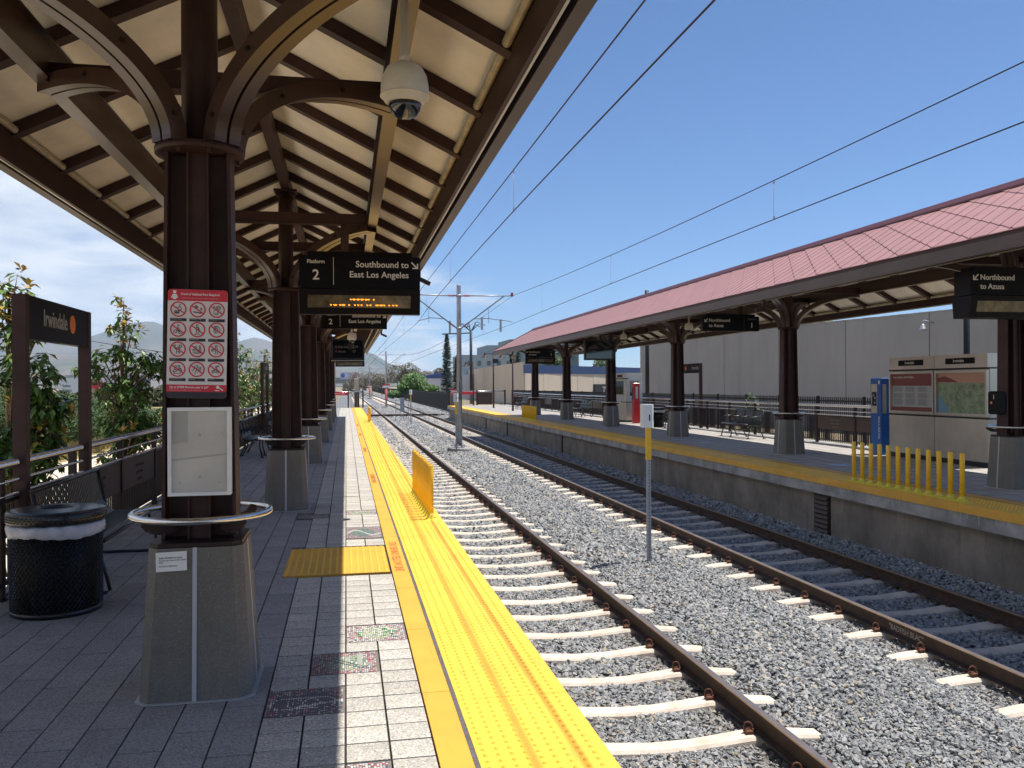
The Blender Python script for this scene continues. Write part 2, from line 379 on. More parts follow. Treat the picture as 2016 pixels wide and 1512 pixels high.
# ---- tracks
def tie_mesh():
    st = [(-1.24, -.035, .085), (-1.0, -.012, .095), (-.62, 0, .10), (-.40, -.018, .095), (-.15, -.036, .092), (.15, -.036, .092), (.40, -.018, .095), (.62, 0, .10), (1.0, -.012, .095), (1.24, -.035, .085)]
    m_ = MB(); vs = []
    for x, z, h in st: vs += [(x, -h - .025, z - .20), (x, -h, z - .022), (x, -h + .022, z), (x, h - .022, z), (x, h, z - .022), (x, h + .025, z - .20)]
    fs = []
    for i in range(len(st) - 1):
        for k in range(5): fs.append((i * 6 + k, i * 6 + k + 1, i * 6 + 7 + k, i * 6 + 6 + k))
    fs += [tuple(range(6)), tuple((len(st) - 1) * 6 + k for k in range(5, -1, -1))]
    m_.add(vs, fs); return m_.mesh('crosstie', M['tie'])
def clip_mesh():
    m_ = MB()
    m_.tube([(.0 + .031 * math.cos(t), .012 * math.sin(t * .5), .048 + .034 * math.sin(t)) for t in [R(-60 + 30 * i) for i in range(10)]], .0085, 6)
    m_.bevbox(-.03, .03, -.035, .035, -.005, .028, .008)
    m_.tube([(.02, -.02, .03), (.045, -.01, .026), (.06, .0, .024)], .009, 6)
    return m_.mesh('rail_clip', M['clip'])
TIE = tie_mesh(); CLIP = clip_mesh()
RAILP = [(-.070, 0), (.070, 0), (.070, .010), (.014, .028), (.009, .045), (.009, .112), (.034, .124), (.035, .150), (.029, .158), (-.029, .158), (-.035, .150), (-.034, .124), (-.009, .112), (-.009, .045), (-.014, .028), (-.070, .010)]
def track(xc, y0, yend=640):
    root = struct('railway_track')
    for s in (-1, 1):
        x = xc + s * .7525
        m_ = MB(); m_.prism([(x + p[0], TOR - .158 + p[1]) for p in RAILP], -3, yend, 'y'); r_ = m_.build('rail', M['rail'], root)
        t_ = MB(); t_.box(x - .027, x + .027, -3, yend, TOR - .001, TOR + .0015); t_.build('rail_head', M['railtop'], r_)
        t_ = MB(); t_.prism([(x - .0352, TOR - .006), (x - .028, TOR + .002), (x - .0255, TOR + .002), (x - .034, TOR - .014)], -3, yend, 'y'); t_.build('rail_highlight', M['railhighlight'], r_)  # paler strip paints a highlight along the left edge of the head
    k0 = -int((y0 + 2) / .762); n = 0; far = MB()
    for k in range(k0, 800):
        y = y0 + k * .762
        if y < 2.2: continue
        if y > yend: break
        n += 1
        if n <= 290:
            o = inst('crosstie', TIE, root, (xc, y + random.uniform(-.008, .008), TOR - .16), (0, 0, random.uniform(-.006, .006)))
            if y < 26:
                for s in (-1, 1):
                    for q in (-1, 1): inst('rail_clip', CLIP, o, (s * .7525 + q * .115, 0, .004), (0, 0, 0 if q < 0 else math.pi))
        else: far.box(xc - 1.24, xc + 1.24, y - .1, y + .1, TOR - .3, TOR - .17)
    far.build('far_crossties', M['tie'], root, kind='stuff')
    return root
track(2.4875, 6.40); track(6.685, 7.22)

# ---- ballast stones: a cloud of points, one node tree puts angular stones on them
def stones():
    rng = np.random.default_rng(3); P = []; S = []
    def zone(x0, x1, y0, y1, dens, r):
        n = int((x1 - x0) * (y1 - y0) * dens); x = rng.uniform(x0, x1, n); y = rng.uniform(y0, y1, n); keep = np.ones(n, bool)
        for xc, yt in ((2.4875, 6.40), (6.685, 7.22)):
            ph = np.abs((y - yt + .381) % .762 - .381)
            keep &= ~((np.abs(x - xc) < 1.27) & (ph < .105)); 
            for s in (-1, 1): keep &= ~(np.abs(x - (xc + s * .7525)) < .03)
        x, y = x[keep], y[keep]; 
        z = np.array([bedz(v) for v in x]); 
        # stones piled a little higher against the tie ends
        for xc in (2.4875, 6.685): z += np.where((np.abs(np.abs(x - xc) - 1.45) < .25), .02, 0)
        z += rng.uniform(-.008, .016, len(x)); s_ = r * rng.uniform(.6, 1.35, len(x))
        P.append(np.stack([x, y, z], 1)); S.append(s_)
    zone(1.15, 8.35, 2.3, 7, 1700, .0195); zone(1.15, 8.35, 7, 13, 1000, .025); zone(1.15, 8.35, 13, 24, 420, .036); zone(1.15, 8.35, 24, 42, 190, .050); zone(1.15, 9.5, 42, 75, 90, .065); zone(.4, 10, 75, 130, 30, .10)
    P = np.concatenate(P); S = np.concatenate(S)
    # a few strays lying on the ties
    me = bpy.data.meshes.new('ballast_stones'); me.vertices.add(len(P)); me.vertices.foreach_set('co', P.ravel())
    at = me.attributes.new('size', 'FLOAT', 'POINT'); at.data.foreach_set('value', S)
    o = bpy.data.objects.new('ballast_stones', me); C.objects.link(o); o['kind'] = 'stuff'; me.materials.append(M['stone'])
    ng = bpy.data.node_groups.new('stone_scatter', 'GeometryNodeTree'); ng.interface.new_socket('Geometry', in_out='INPUT', socket_type='NodeSocketGeometry'); ng.interface.new_socket('Geometry', in_out='OUTPUT', socket_type='NodeSocketGeometry')
    n = ng.nodes; l = ng.links; gi = n.new('NodeGroupInput'); go = n.new('NodeGroupOutput')
    m2p = n.new('GeometryNodeMeshToPoints'); l.new(gi.outputs[0], m2p.inputs[0])
    join = n.new('GeometryNodeGeometryToInstance')
    for k in range(5):
        ico = n.new('GeometryNodeMeshIcoSphere'); ico.inputs['Radius'].default_value = 1; ico.inputs['Subdivisions'].default_value = 1 if k < 3 else 2
        if k >= 3: ico.inputs['Subdivisions'].default_value = 1
        sp = n.new('GeometryNodeSetPosition'); l.new(ico.outputs[0], sp.inputs['Geometry'])
        rv = n.new('FunctionNodeRandomValue'); rv.data_type = 'FLOAT_VECTOR'; rv.inputs['Min'].default_value = (-.42, -.42, -.42); rv.inputs['Max'].default_value = (.42, .42, .42); rv.inputs['Seed'].default_value = k * 7 + 1
        l.new(rv.outputs[0], sp.inputs['Offset'])
        tf = n.new('GeometryNodeTransform'); l.new(sp.outputs[0], tf.inputs[0]); tf.inputs['Scale'].default_value = [(1.2, .8, .55), (1, .9, .7), (1.35, .75, .45), (.9, 1.1, .6), (1.1, .6, .8)][k]
        sm = n.new('GeometryNodeSetMaterial'); sm.inputs['Material'].default_value = M['stone']; l.new(tf.outputs[0], sm.inputs[0]); l.new(sm.outputs[0], join.inputs[0])
    na = n.new('GeometryNodeInputNamedAttribute'); na.data_type = 'FLOAT'; na.inputs['Name'].default_value = 'size'
    rr = n.new('FunctionNodeRandomValue'); rr.data_type = 'FLOAT_VECTOR'; rr.inputs['Min'].default_value = (-.7, -.7, 0); rr.inputs['Max'].default_value = (.7, .7, 6.28)
    ri = n.new('FunctionNodeRandomValue'); ri.data_type = 'INT'; ri.inputs['Min'].default_value = 0 if False else 0
    for i_ in ri.inputs:
        if i_.type == 'INT' and i_.name == 'Min': i_.default_value = 0
        if i_.type == 'INT' and i_.name == 'Max': i_.default_value = 4
        if i_.name == 'Seed': i_.default_value = 5
    iop = n.new('GeometryNodeInstanceOnPoints'); l.new(m2p.outputs[0], iop.inputs['Points']); l.new(join.outputs[0], iop.inputs['Instance']); iop.inputs['Pick Instance'].default_value = True
    l.new([o_ for o_ in ri.outputs if o_.type == 'INT'][0], iop.inputs['Instance Index']); l.new(rr.outputs[0], iop.inputs['Rotation'])
    l.new([o_ for o_ in na.outputs if o_.type == 'VALUE'][0], iop.inputs['Scale'])
    l.new(iop.outputs[0], go.inputs[0])
    md = o.modifiers.new('stones', 'NODES'); md.node_group = ng
    # colour: each stone its own grey, a few warm ones
    t = M['stone'].node_tree; nn = t.nodes; ll = t.links; b = nn['Principled BSDF']; oi = nn.new('ShaderNodeObjectInfo'); rp = nn.new('ShaderNodeValToRGB'); ll.new(oi.outputs['Random'], rp.inputs[0])
    el = rp.color_ramp.elements; el[0].position = 0; el[0].color = (.17, .18, .188, 1); el[1].position = .5; el[1].color = (.28, .285, .29, 1)
    for p_, c_ in ((.90, (.38, .38, .375, 1)), (.94, (.33, .28, .20, 1)), (.985, (.46, .42, .36, 1))): e = el.new(p_); e.color = c_
    ge = nn.new('ShaderNodeNewGeometry'); sx = nn.new('ShaderNodeSeparateXYZ'); ll.new(ge.outputs['Position'], sx.inputs[0]); acc = None
    for rx in (1.735, 3.24, 5.9325, 7.4375):
        a_ = nn.new('ShaderNodeMath'); a_.operation = 'SUBTRACT'; ll.new(sx.outputs[0], a_.inputs[0]); a_.inputs[1].default_value = rx
        b_ = nn.new('ShaderNodeMath'); b_.operation = 'ABSOLUTE'; ll.new(a_.outputs[0], b_.inputs[0])
        if acc is None: acc = b_.outputs[0]
        else: c_ = nn.new('ShaderNodeMath'); c_.operation = 'MINIMUM'; ll.new(acc, c_.inputs[0]); ll.new(b_.outputs[0], c_.inputs[1]); acc = c_.outputs[0]
    mr_ = nn.new('ShaderNodeMapRange'); ll.new(acc, mr_.inputs[0]); mr_.inputs[1].default_value = .08; mr_.inputs[2].default_value = .42; mr_.inputs[3].default_value = .42; mr_.inputs[4].default_value = 0
    mm = nn.new('ShaderNodeMixRGB'); ll.new(mr_.outputs[0], mm.inputs[0]); ll.new(rp.outputs[0], mm.inputs[1]); mm.inputs[2].default_value = (.13, .095, .065, 1); ll.new(mm.outputs[0], b.inputs['Base Color'])
stones()

# ============================================================ NEAR PLATFORM
PX = 1.15   # track edge
plat = struct('near_platform')
YE = 66.5
MB().box(-2.75, PX - .04, -16, YE, -1.3, -.045).build('platform_base', M['concwall'], plat)
MB().box(-2.75, .545, -16, YE, -.045, -.016).build('mortar_bed', M['joint'], plat)
pcnt = {}
def paver(name, x0, x1, y0, y1, mt, store, lim, ymin=1.5, gap=.004, th=.03):
    pcnt[name] = pcnt.get(name, 0)
    key = (name, round(x1 - x0, 3), round(y1 - y0, 3))
    if pcnt[name] < lim:
        if key not in PM:
            m_ = MB(); a, b = (x1 - x0) / 2 - gap, (y1 - y0) / 2 - gap; m_.frustum(-a, a, -b, b, -th, -a + .0015, a - .0015, -b + .0015, b - .0015, 0); PM[key] = m_.mesh(name, mt)
        inst(name, PM[key], plat, ((x0 + x1) / 2, (y0 + y1) / 2, random.uniform(-.0012, .0008)), (0, 0, 0)); pcnt[name] += 1
    else: store.box(x0 + gap, x1 - gap, y0 + gap, y1 - gap, -th, random.uniform(-.001, .0005))
PM = {}
cols = [(.188, .388), (-.012, .188), (-.215, -.012), (-.42, -.215)]
MOS = [(-.42, -.012, 4.45, 4.85), (-.215, .188, 5.05, 5.45), (-.012, .388, 5.65, 6.05), (-.012, .388, 9.5, 10.25), (-.012, .388, 11.25, 11.65), (-.615, -.215, 11.05, 11.45), (-.012, .188, 3.45, 3.85)]
PAD = (-.55, .372, 7.72, 8.98)
def blocked(x0, x1, y0, y1):
    for a0, a1, b0, b1 in MOS + [PAD]:
        if min(x1, a1) - max(x0, a0) > .02 and min(y1, b1) - max(y0, b0) > .02: return True
    return False
rest = MB()
y = 2.85
while y < YE:
    for i, (a, b) in enumerate(cols):
        if not blocked(a, b, y, y + .2): paver('paver', a, b, y, y + .2, M['paver'], rest, 300)
    y += .2
rest.build('far_pavers', M['paver'], plat, kind='stuff')
rest = MB(); rows = []
for i in range(11):
    x1 = -.42 - .2035 * i; x0 = x1 - .2035; ph = [0, .31, .12, .43, .22, .5, .05, .36, .17, .47, .27][i]
    y = 2.2 + ph
    while y < YE:
        if x0 < -.7 or not blocked(x0, x1, y, y + .61): rows.append((y, max(x0, -2.7), x1))
        else:   # shortened planks round a mosaic or the yellow pad
            yy_ = y
            while yy_ < y + .6:
                if not blocked(x0, x1, yy_, yy_ + .2): rest.box(x0 + .004, x1 - .004, yy_ + .004, yy_ + .196, -.03, 0)
                elif x0 < -.6: rest.box(x0 + .004, (PAD[0] if yy_ < 10 else -.615) - .002, yy_ + .004, yy_ + .196, -.03, 0)
                yy_ += .203
        y += .61
for y, x0, x1 in sorted(rows): paver('plank_paver', x0, x1, y, y + .61, M['plank'], rest, 300, gap=.003)
rest.build('far_planks', M['plank'], plat, kind='stuff')
MB().box(-2.75, -2.66, -4, YE, -.045, .02).build('edge_curb', M['conc'], plat)
# tactile strips
fy = MB(); y = 2.2
while y < YE:
    fy.box(.392, .538, y + .002, min(y + 1.22, YE) - .002, -.03, .003); y += 1.22
fy.build('flat_strip', M['yellow2'], plat)
gj = MB(); y = 2.0
while y < YE: gj.box(.5385 + random.uniform(-.001, .001), .5605 + random.uniform(-.003, .003), y, y + .31, -.03, .0045); y += .31
gj.build('rubber_joint', M['rubber'], plat)
y = 2.05; ty = []
key = None
for k in range(60):
    y0 = 2.05 + k * 1.22; y1 = min(y0 + 1.22, YE)
    if y0 > YE: break
    m_ = MB(); m_.box(.5615, PX, y0 + .0015, y1 - .0015, -.045, .006); m_.box(PX - .03, PX + .006, y0 + .0015, y1 - .0015, -.10, -.045)
    m_.build('tactile_panel', M['yellow'], plat, fix=False)
dm = MB(); 
def dome(m_, x, y, z, r=.0135, h=.0072, n=8):
    vs = [(x + r * math.cos(2 * math.pi * k / n), y + r * math.sin(2 * math.pi * k / n), z) for k in range(n)] + [(x + r * .55 * math.cos(2 * math.pi * k / n), y + r * .55 * math.sin(2 * math.pi * k / n), z + h) for k in range(n)]
    m_.add(vs, [(k, (k + 1) % n, n + (k + 1) % n, n + k) for k in range(n)] + [tuple(range(n, 2 * n))])
for i in range(9):
    x = .598 + i * .0605; y = 2.2
    while y < 46:
        dome(dm, x, y, .006, n=8 if y < 12 else 5); y += .0635
dm.build('truncated_domes', M['yellow'], plat, kind='stuff', fix=False)
# yellow pad across the paving, with its own domes
pd = MB(); pd.box(PAD[0], PAD[1], PAD[2], PAD[3], -.02, .004); pd.build('yellow_pad', M['yellow2'], plat)
dm = MB()
for i in range(15):
    for j in range(21): dome(dm, PAD[0] + .03 + i * .0615, PAD[2] + .03 + j * .0602, .004, n=6)
dm.build('pad_domes', M['yellow'], plat, kind='stuff', fix=False)
for y1 in (9.18, 16.30, 23.4, 30.5, 37.6): text('STAY BEHIND YELLOW LINE', .112, (.425, y1, .0042), (0, 0, R(-90)), M['redpaint'], plat, 'painted_words', sx=1.02, bold=.008, ext=.0002)
# mosaics
cmos = {}
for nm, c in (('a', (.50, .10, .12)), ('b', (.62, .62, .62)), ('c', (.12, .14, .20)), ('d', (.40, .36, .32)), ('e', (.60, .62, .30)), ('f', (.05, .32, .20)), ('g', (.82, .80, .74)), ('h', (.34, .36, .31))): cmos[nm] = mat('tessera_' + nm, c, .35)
TES = {}
def mosaic(x0, x1, y0, y1, kind, seed, lab):
    rnd = random.Random(seed)
    m_ = MB(); m_.box(x0 + .004, x1 - .004, y0 + .004, y1 - .004, -.03, -.004); base = m_.build('mosaic_panel', M['conc'], plat); base['label'] = lab
    sets = {k: MB() for k in cmos}; dx = .0125
    nx_ = int((x1 - x0 - .016) / dx); ny_ = int((y1 - y0 - .016) / dx)
    for i in range(nx_):
        for j in range(ny_):
            u = (i + .5) / nx_; v = (j + .5) / ny_; x = x0 + .008 + (i + .5) * dx; y = y0 + .008 + (j + .5) * dx
            inside = ((u - .5) / .38) ** 2 + ((v - .5) / .34) ** 2 < 1 + .3 * math.sin(9 * u + seed)
            if kind == 'leaf':
                k = rnd.choice('eegghf' if inside else 'aabbcdgb')
            elif kind == 'river': 
                s_ = abs(v - .5 - .22 * math.sin(u * 6)); k = 'g' if s_ < .05 else (rnd.choice('hfc') if inside else rnd.choice('adbc'))
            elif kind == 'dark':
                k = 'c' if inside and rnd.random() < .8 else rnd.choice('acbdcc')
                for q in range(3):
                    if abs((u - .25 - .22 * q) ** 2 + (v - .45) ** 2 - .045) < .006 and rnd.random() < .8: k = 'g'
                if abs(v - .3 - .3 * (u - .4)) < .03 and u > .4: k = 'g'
            else: k = rnd.choice('hhefg' if inside else 'aabcdb')
            a = .0048 * rnd.uniform(.8, 1.05); t = rnd.uniform(-.4, .4); ca, sa = a * math.cos(t), a * math.sin(t)
            sets[k].quad((x - ca + sa, y - sa - ca, -.0005), (x + ca + sa, y + sa - ca, -.0005), (x + ca - sa, y + sa + ca, -.0005), (x - ca - sa, y - sa + ca, -.0005))
    if kind == 'leaf':
        for q in range(26):
            x = rnd.uniform(x0 + .07, x1 - .07); y = rnd.uniform(y0 + .09, y1 - .09); l_ = rnd.uniform(.012, .026); w_ = l_ * .5; t = rnd.uniform(-.5, .5)
            sets[rnd.choice('ffeg')].add([(x - l_ * math.cos(t), y - l_ * math.sin(t), .0008), (x + w_ * math.sin(t), y - w_ * math.cos(t), .0008), (x + l_ * math.cos(t), y + l_ * math.sin(t), .0008), (x - w_ * math.sin(t), y + w_ * math.cos(t), .0008)], [(0, 1, 2, 3)])
    if kind == 'bars':
        sets['h'].box(x0 + .27, x0 + .30, y0 + .1, y1 - .06, -.003, .001); sets['h'].box(x0 + .20, x0 + .225, y0 + .2, y1 - .1, -.003, .001)
        sets['c'].bar((x0 + .05, y1 - .1, 0), (x1 - .08, y0 + .07, 0), .006, .002); sets['c'].bar((x0 + .12, y1 - .1, 0), (x1 - .07, y0 + .085, 0), .006, .002)
    for k, s_ in sets.items():
        if s_.v: s_.build('tesserae', cmos[k], base, kind='stuff', fix=False)
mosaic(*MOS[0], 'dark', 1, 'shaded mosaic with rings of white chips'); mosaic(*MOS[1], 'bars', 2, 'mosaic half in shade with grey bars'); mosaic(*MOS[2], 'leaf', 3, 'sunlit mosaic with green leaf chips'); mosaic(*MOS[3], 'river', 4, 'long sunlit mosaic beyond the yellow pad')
mosaic(*MOS[4], 'leaf', 5, 'far sunlit greenish mosaic'); mosaic(*MOS[5], 'dark', 6, 'dark mosaic beside second pedestal'); mosaic(*MOS[6], 'leaf', 8, 'mosaic at the very front edge')

# ============================================================ FAR PLATFORM
FX = 8.19
fp = struct('far_platform')
MB().box(FX + .16, 13.2, -4, 71, -1.35, -.30).build('platform_wall', M['concwall'], fp)
MB().box(FX + .012, 13.2, -4, 71, -.30, -.03).build('concrete_lip', M['conclip'], fp)
MB().box(9.05, 13.2, -4, 71, -.03, .0).build('paving', M['pavR'], fp)
MB().box(12.55, 13.2, -4, 71, .0, .02).build('rear_curb', M['conclip'], fp)
j_ = MB(); y = 5.0
for k in range(120):
    y = 5 + k * .55
    if y < 70: j_.box(9.06, 12.5, y, y + .006, 0, .0015)
for k in range(8): j_.box(9.1 + k * .42, 9.106 + k * .42, 5, 70, 0, .0017)
j_.build('paving_joint', M['joint'], fp, kind='stuff', fix=False)
for k in range(70):
    y0 = -3 + k * 1.22
    if y0 > 69.5: break
    m_ = MB(); m_.box(FX, 8.80, y0 + .002, y0 + 1.218, -.03, .005); m_.build('tactile_panel', M['yellow'], fp, fix=False)
    m_ = MB(); m_.box(FX - .012, FX, y0 + .003, y0 + 1.217, -.115, .003); m_.build('edge_panel', M['yellow2'], fp, fix=False)
MB().box(8.80, 8.82, -3, 70, -.03, .0055).build('rubber_joint', M['rubber'], fp)
MB().box(8.82, 9.05, -3, 70, -.03, .003).build('flat_strip', M['yellow2'], fp)
dm = MB()
for i in range(9):
    y = 7
    while y < 30: dome(dm, FX + .05 + i * .0605, y, .005, n=4); y += .0635 * (1 if y < 16 else 2)
dm.build('truncated_domes', M['yellow'], fp, kind='stuff', fix=False)
for y in (14.1, 33.2, 45, 52):
    m_ = MB(); m_.box(FX + .13, FX + .165, y - .25, y + .25, -1.03, -.33); v_ = m_.build('wall_vent', M['steel2'], fp)
    s_ = MB()
    for k in range(8): s_.frustum(FX + .10, FX + .14, y - .22, y + .22, -1.0 + k * .083, FX + .12, FX + .14, y - .22, y + .22, -.95 + k * .083)
    s_.build('louvre', M['brownpanel'], v_)
# streaks of lime under the lip
rnd = random.Random(9); s_ = MB()
for k in range(60):
    y = rnd.uniform(9, 15); h = rnd.uniform(.03, .13); w_ = rnd.uniform(.004, .02)
    s_.quad((FX + .010, y, -.12), (FX + .010, y + w_, -.12), (FX + .010, y + w_ * .6, -.12 - h), (FX + .010, y + w_ * .3, -.12 - h))
s_.build('lime_streak', M['strip'], fp, kind='stuff', fix=False)
# shaded blue-grey mosaics in the far paving
for k, (x, y) in enumerate([(9.5, 14.2), (9.55, 15.6), (9.7, 22.6), (9.5, 24.0), (10.0, 25.4), (9.4, 27.0), (9.5, 31), (9.6, 36), (9.5, 42)]):
    m_ = MB(); m_.box(x, x + .4, y, y + .4, 0, .003); p_ = m_.build('mosaic_panel', mat('mosaic_blue', (.20, .26, .36), .35, 0, .9, 30), fp)

# ============================================================ CANOPY COLUMNS
def octo(h, c): return [(-h + c, -h), (h - c, -h), (h, -h + c), (h, h - c), (h - c, h), (-h + c, h), (-h, h - c), (-h, -h + c)]
def column_proto(label):
    t = thing('canopy_column', label, 'column')
    m_ = MB(); a = octo(.284, .055); b = octo(.240, .05)
    m_.add([(p[0], p[1], 0) for p in a] + [(p[0], p[1], .80) for p in b], [tuple(range(7, -1, -1)), tuple(range(8, 16))] + [(i, (i + 1) % 8, 8 + (i + 1) % 8, 8 + i) for i in range(8)])
    ped = m_.build('pedestal', M['conc'], t)
    m_ = MB()
    for s in (-1, 1): m_.add([(-.011, s * .2925, 0), (.011, s * .2925, 0), (.011, s * .2425, .802), (-.011, s * .2425, .802), (-.011, s * .28, 0), (.011, s * .28, 0), (.011, s * .23, .802), (-.011, s * .23, .802)], [(0, 1, 2, 3), (1, 5, 6, 2), (4, 0, 3, 7), (5, 4, 7, 6)])
    for s in (-1, 1): m_.add([(s * .2925, -.011, 0), (s * .2925, .011, 0), (s * .2425, .011, .802), (s * .2425, -.011, .802), (s * .28, -.011, 0), (s * .28, .011, 0), (s * .23, .011, .802), (s * .23, -.011, .802)], [(0, 1, 2, 3), (1, 5, 6, 2), (4, 0, 3, 7), (5, 4, 7, 6)])
    m_.build('metal_strip', M['strip'], ped)
    m_ = MB(); m_.prism(octo(.305, .065), .001, .006); m_.build('sealant_bead', M['strip'], ped)
    m_ = MB(); m_.prism(octo(.236, .05), .804, .824); m_.build('base_plate', M['steel2'], t)
    # shaft: tapered H section with a round core and fins
    m_ = MB(); z0, z1 = .824, 2.93; A, B = .186, .161; D0, D1 = .105, .095
    for s in (-1, 1): m_.frustum(s * A - .009, s * A + .009, -D0, D0, z0, s * B - .009, s * B + .009, -D1, D1, z1)
    m_.frustum(-A, A, -.007, .007, z0, -B, B, -.007, .007, z1)
    for s in (-1, 1):
        m_.frustum(s * .055 - .005, s * .055 + .005, -D0, D0, z0, s * .052 - .005, s * .052 + .005, -D1, D1, z1)
        m_.frustum(-.055, .055, s * (D0 - .03) - .004, s * (D0 - .03) + .004, z0, -.052, .052, s * (D1 - .03) - .004, s * (D1 - .03) + .004, z1)
    m_.build('shaft', M['steel'], t)
    m_ = MB(); m_.lathe([(.237, 2.93), (.237, 2.966)], n=28, smooth=True)
    for k in range(8):
        an = R(45 * k + 22); m_.cbox(.205 * math.cos(an), .205 * math.sin(an), 2.918, .022, .022, .024)
    m_.build('collar_plate', M['steel'], t)
    m_ = MB(); m_.lathe([(.098, 2.966), (.096, 4.30)], n=20); m_.build('upper_post', M['steel'], t)
    m_ = MB(); m_.cbox(0, 0, 4.285, .30, .22, .03); m_.cbox(0, 0, 4.24, .24, .16, .05); m_.build('post_cap', M['steel'], t)
    # four curved bracket arms, each a pair of channels
    for sx in (-1, 1):
        for sy in (-1, 1):
            d = Vector((sx, sy, 0)).normalized(); s_ = Vector((-d.y, d.x, 0)); m_ = MB()
            for q in (-1, 1):
                prev = None
                for i in range(37):
                    th = R(90) * i / 36; r_ = .19 + 1.39 * (1 - math.cos(th)); z = 2.966 + .66 * math.sin(th)
                    tn = Vector((d.x * math.sin(th) * 1.39, d.y * math.sin(th) * 1.39, .66 * math.cos(th))).normalized(); nn_ = tn.cross(s_).normalized()
                    c = d * r_ + Vector((0, 0, z)) + s_ * q * .046
                    ring = [c + s_ * a * .037 + nn_ * b * .05 for a, b in ((-1, -1), (1, -1), (1, 1), (-1, 1))]
                    if prev: 
                        m_.add([tuple(v) for v in prev + ring], [(0, 4, 5, 1), (1, 5, 6, 2), (2, 6, 7, 3), (3, 7, 4, 0)], False)
                    prev = ring
            ar = m_.build('bracket_arm', M['steelg'], t)
            m_ = MB()
            for th in (R(12), R(40), R(66), R(84)):
                r_ = .19 + 1.39 * (1 - math.cos(th)); z = 2.966 + .66 * math.sin(th)
                c = d * r_ + Vector((0, 0, z)); m_.bar(c - s_ * .098, c + s_ * .098, .022, .022)
            m_.build('bolt', M['steel2'], ar)
    m_ = MB(); m_.tube([(.362 * math.cos(R(10 * k)), .362 * math.sin(R(10 * k)), .956) for k in range(36)], .0185, 10, closed=True); rr = m_.build('ring_rail', M['ss'], t)
    m_ = MB()
    for k in range(4):
        an = R(45 + 90 * k); c_, s__ = math.cos(an), math.sin(an)
        pts = [(.17, .90), (.24, .885), (.32, .905), (.355, .945)]
        for (a0, z0_), (a1, z1_) in zip(pts, pts[1:]): m_.bar((a0 * c_, a0 * s__, z0_), (a1 * c_, a1 * s__, z1_), .014, .05)
    m_.build('ring_bracket', M['steel2'], rr)
    return t
LX = -.79; LYS = [5.04 + 7.0 * k for k in range(7)]
RX = 10.2; RYS = [11.75 + 6.93 * k for k in range(6)]
col0 = column_proto('canopy column nearest the camera, with the fare sign and empty display case on it'); col0.location = (LX, LYS[0], 0)
names_l = ['second canopy column on the near platform, behind the one with the fare sign', 'third canopy column of the near platform, seen behind the second', 'fourth canopy column along the near platform, mostly hidden by the third', 'fifth canopy column along the near platform, a dark strip with its ring', 'sixth canopy column along the near platform, in the overlapping row', 'last canopy column of the near platform, at the sunlit end']
for k in range(1, 7): copy_tree(col0, (LX, LYS[k], 0), names_l[k - 1])['group'] = 'canopy columns of the near platform'
col0['group'] = 'canopy columns of the near platform'
names_r = ['far platform column at the right edge of the photo, beside the map case', 'far platform column between the bench and the row of yellow posts', 'far platform column behind the small sign post numbered 1', 'far platform column beside the red pylon and ticket machine', 'far platform column behind the bench, second from the canopy end', 'far platform column at the canopy end, behind the dense yellow posts']
for k in range(6): copy_tree(col0, (RX, RYS[k], 0), names_r[k])['group'] = 'canopy columns of the far platform'

